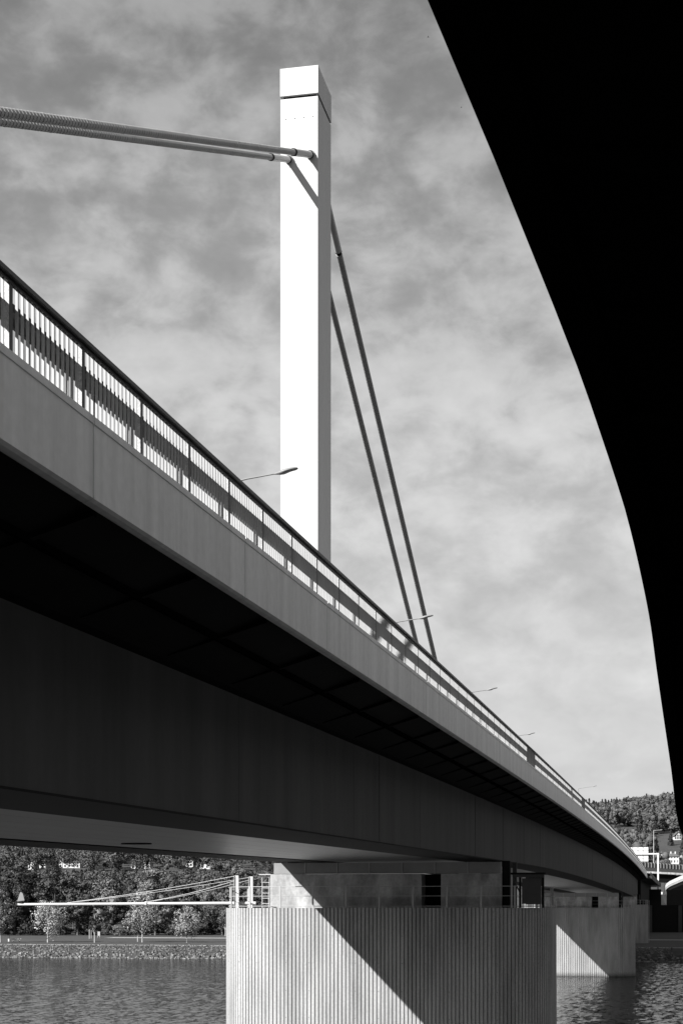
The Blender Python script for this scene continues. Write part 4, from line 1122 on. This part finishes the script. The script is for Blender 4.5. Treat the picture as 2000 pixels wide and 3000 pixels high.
def cloud(scale, det, rough, off, dist=0.0, puff=False):
    mp = N(nt, 'ShaderNodeMapping'); mp.inputs['Location'].default_value = off; mp.inputs['Scale'].default_value = scale; L(tc.outputs['Generated'] if puff else cv.outputs[0], mp.inputs[0])
    n = N(nt, 'ShaderNodeTexNoise', ins={'Scale': 1.0, 'Detail': det, 'Roughness': rough, 'Distortion': dist}); L(mp.outputs[0], n.inputs['Vector'])
    return n.outputs[0]
c1 = cloud((17.0, 17.0, 27.0), 6.0, 0.55, (3.1, 1.7, 0), 0.25, True)      # billows
c2 = cloud((1.5, 1.9, 1), 3.0, 0.5, (0.4, 5.2, 0), 0.2)        # large thick and thin areas
c3 = cloud((42.0, 42.0, 60.0), 4.0, 0.55, (7.7, 2.2, 0), 0.3, True)      # fine shreds
def mad(a, k, b=None):
    n = N(nt, 'ShaderNodeMath', operation='MULTIPLY_ADD', ins={1: k, 2: 0.0}); L(a, n.inputs[0])
    if b is not None: L(b, n.inputs[2])
    return n.outputs[0]
field = mad(c2, 0.26, mad(c1, 0.56, mad(c3, 0.18)))
cov = N(nt, 'ShaderNodeMapRange', ins={1: 0.40, 2: 0.56, 3: 0.0, 4: 1.0}); cov.interpolation_type = 'SMOOTHSTEP'; L(field, cov.inputs[0])
# the cloud sheet is thicker and paler where it is seen edge on, low down
hr = ramp(nt, sx.outputs[2], [(0.0, 0.90), (0.06, 0.96), (0.14, 1.0), (0.24, 0.98), (0.30, 0.90), (0.36, 0.78), (0.42, 0.66), (0.49, 0.53), (0.60, 0.78), (1.0, 0.92)])  # unseen overhead stops raised to fill the shaded fascia
hz_ = N(nt, 'ShaderNodeMath', operation='MULTIPLY', ins={1: CLOUD_LOW}); L(hr, hz_.inputs[0])
gapv = N(nt, 'ShaderNodeMapRange', ins={1: 0.05, 2: 0.45, 3: GAP_LOW, 4: GAP_TOP}); L(sx.outputs[2], gapv.inputs[0])
clear_ = N(nt, 'ShaderNodeMath', operation='MULTIPLY'); L(mixv.outputs[0], clear_.inputs[0]); L(gapv.outputs[0], clear_.inputs[1])
mix = N(nt, 'ShaderNodeMix'); mix.data_type = 'FLOAT'
inv = N(nt, 'ShaderNodeMath', operation='SUBTRACT', ins={0: 1.0}); L(cov.outputs[0], inv.inputs[1])
kk = N(nt, 'ShaderNodeMapRange', ins={1: 0.1, 2: 0.48, 3: 0.26, 4: 0.56}); L(sx.outputs[2], kk.inputs[0])
gk = N(nt, 'ShaderNodeMath', operation='MULTIPLY'); L(inv.outputs[0], gk.inputs[0]); L(kk.outputs[0], gk.inputs[1])
cov2 = N(nt, 'ShaderNodeMath', operation='SUBTRACT', ins={0: 1.0}); L(gk.outputs[0], cov2.inputs[1])
L(cov2.outputs[0], mix.inputs[0]); L(clear_.outputs[0], mix.inputs[2]); L(hz_.outputs[0], mix.inputs[3])
lum = N(nt, 'ShaderNodeMapRange', ins={1: 0.3, 2: 0.7, 3: 0.80, 4: 1.20}); L(mad(c1, 0.7, mad(c3, 0.3)), lum.inputs[0])
fin = N(nt, 'ShaderNodeMath', operation='MULTIPLY'); L(mix.outputs[0], fin.inputs[0]); L(lum.outputs[0], fin.inputs[1])
cc = N(nt, 'ShaderNodeCombineColor')
for i in range(3): L(fin.outputs[0], cc.inputs[i])
L(cc.outputs[0], bg.inputs['Color']); bg.inputs['Strength'].default_value = 0.08

sl_ = bpy.data.lights.new('sun', 'SUN'); sl_.energy = 5.0; sl_.angle = math.radians(0.5); sl_.color = (1, 0.995, 0.985)
so = bpy.data.objects.new('sun', sl_); C.objects.link(so); so.rotation_euler = SUN.to_track_quat('-Z', 'Y').to_euler(); so.location = (-60, -80, 120)

cam = bpy.data.cameras.new('camera'); co = bpy.data.objects.new('camera', cam); C.objects.link(co)
co.location = (0, 0, 0); co.rotation_euler = (PI / 2, 0, A)
cam.sensor_width = 36; cam.sensor_fit = 'AUTO'; cam.lens = F_PX / 3000 * 36; cam.shift_y = (HY - 1500) / 3000; cam.shift_x = 0
cam.clip_start = 0.1; cam.clip_end = 20000
sc = bpy.context.scene; sc.camera = co
sc.view_settings.view_transform = 'Standard'; sc.view_settings.look = 'None'; sc.view_settings.exposure = 1.3; sc.view_settings.gamma = 1.0
sc.cycles.max_bounces = 6; sc.cycles.diffuse_bounces = 3; sc.cycles.glossy_bounces = 3
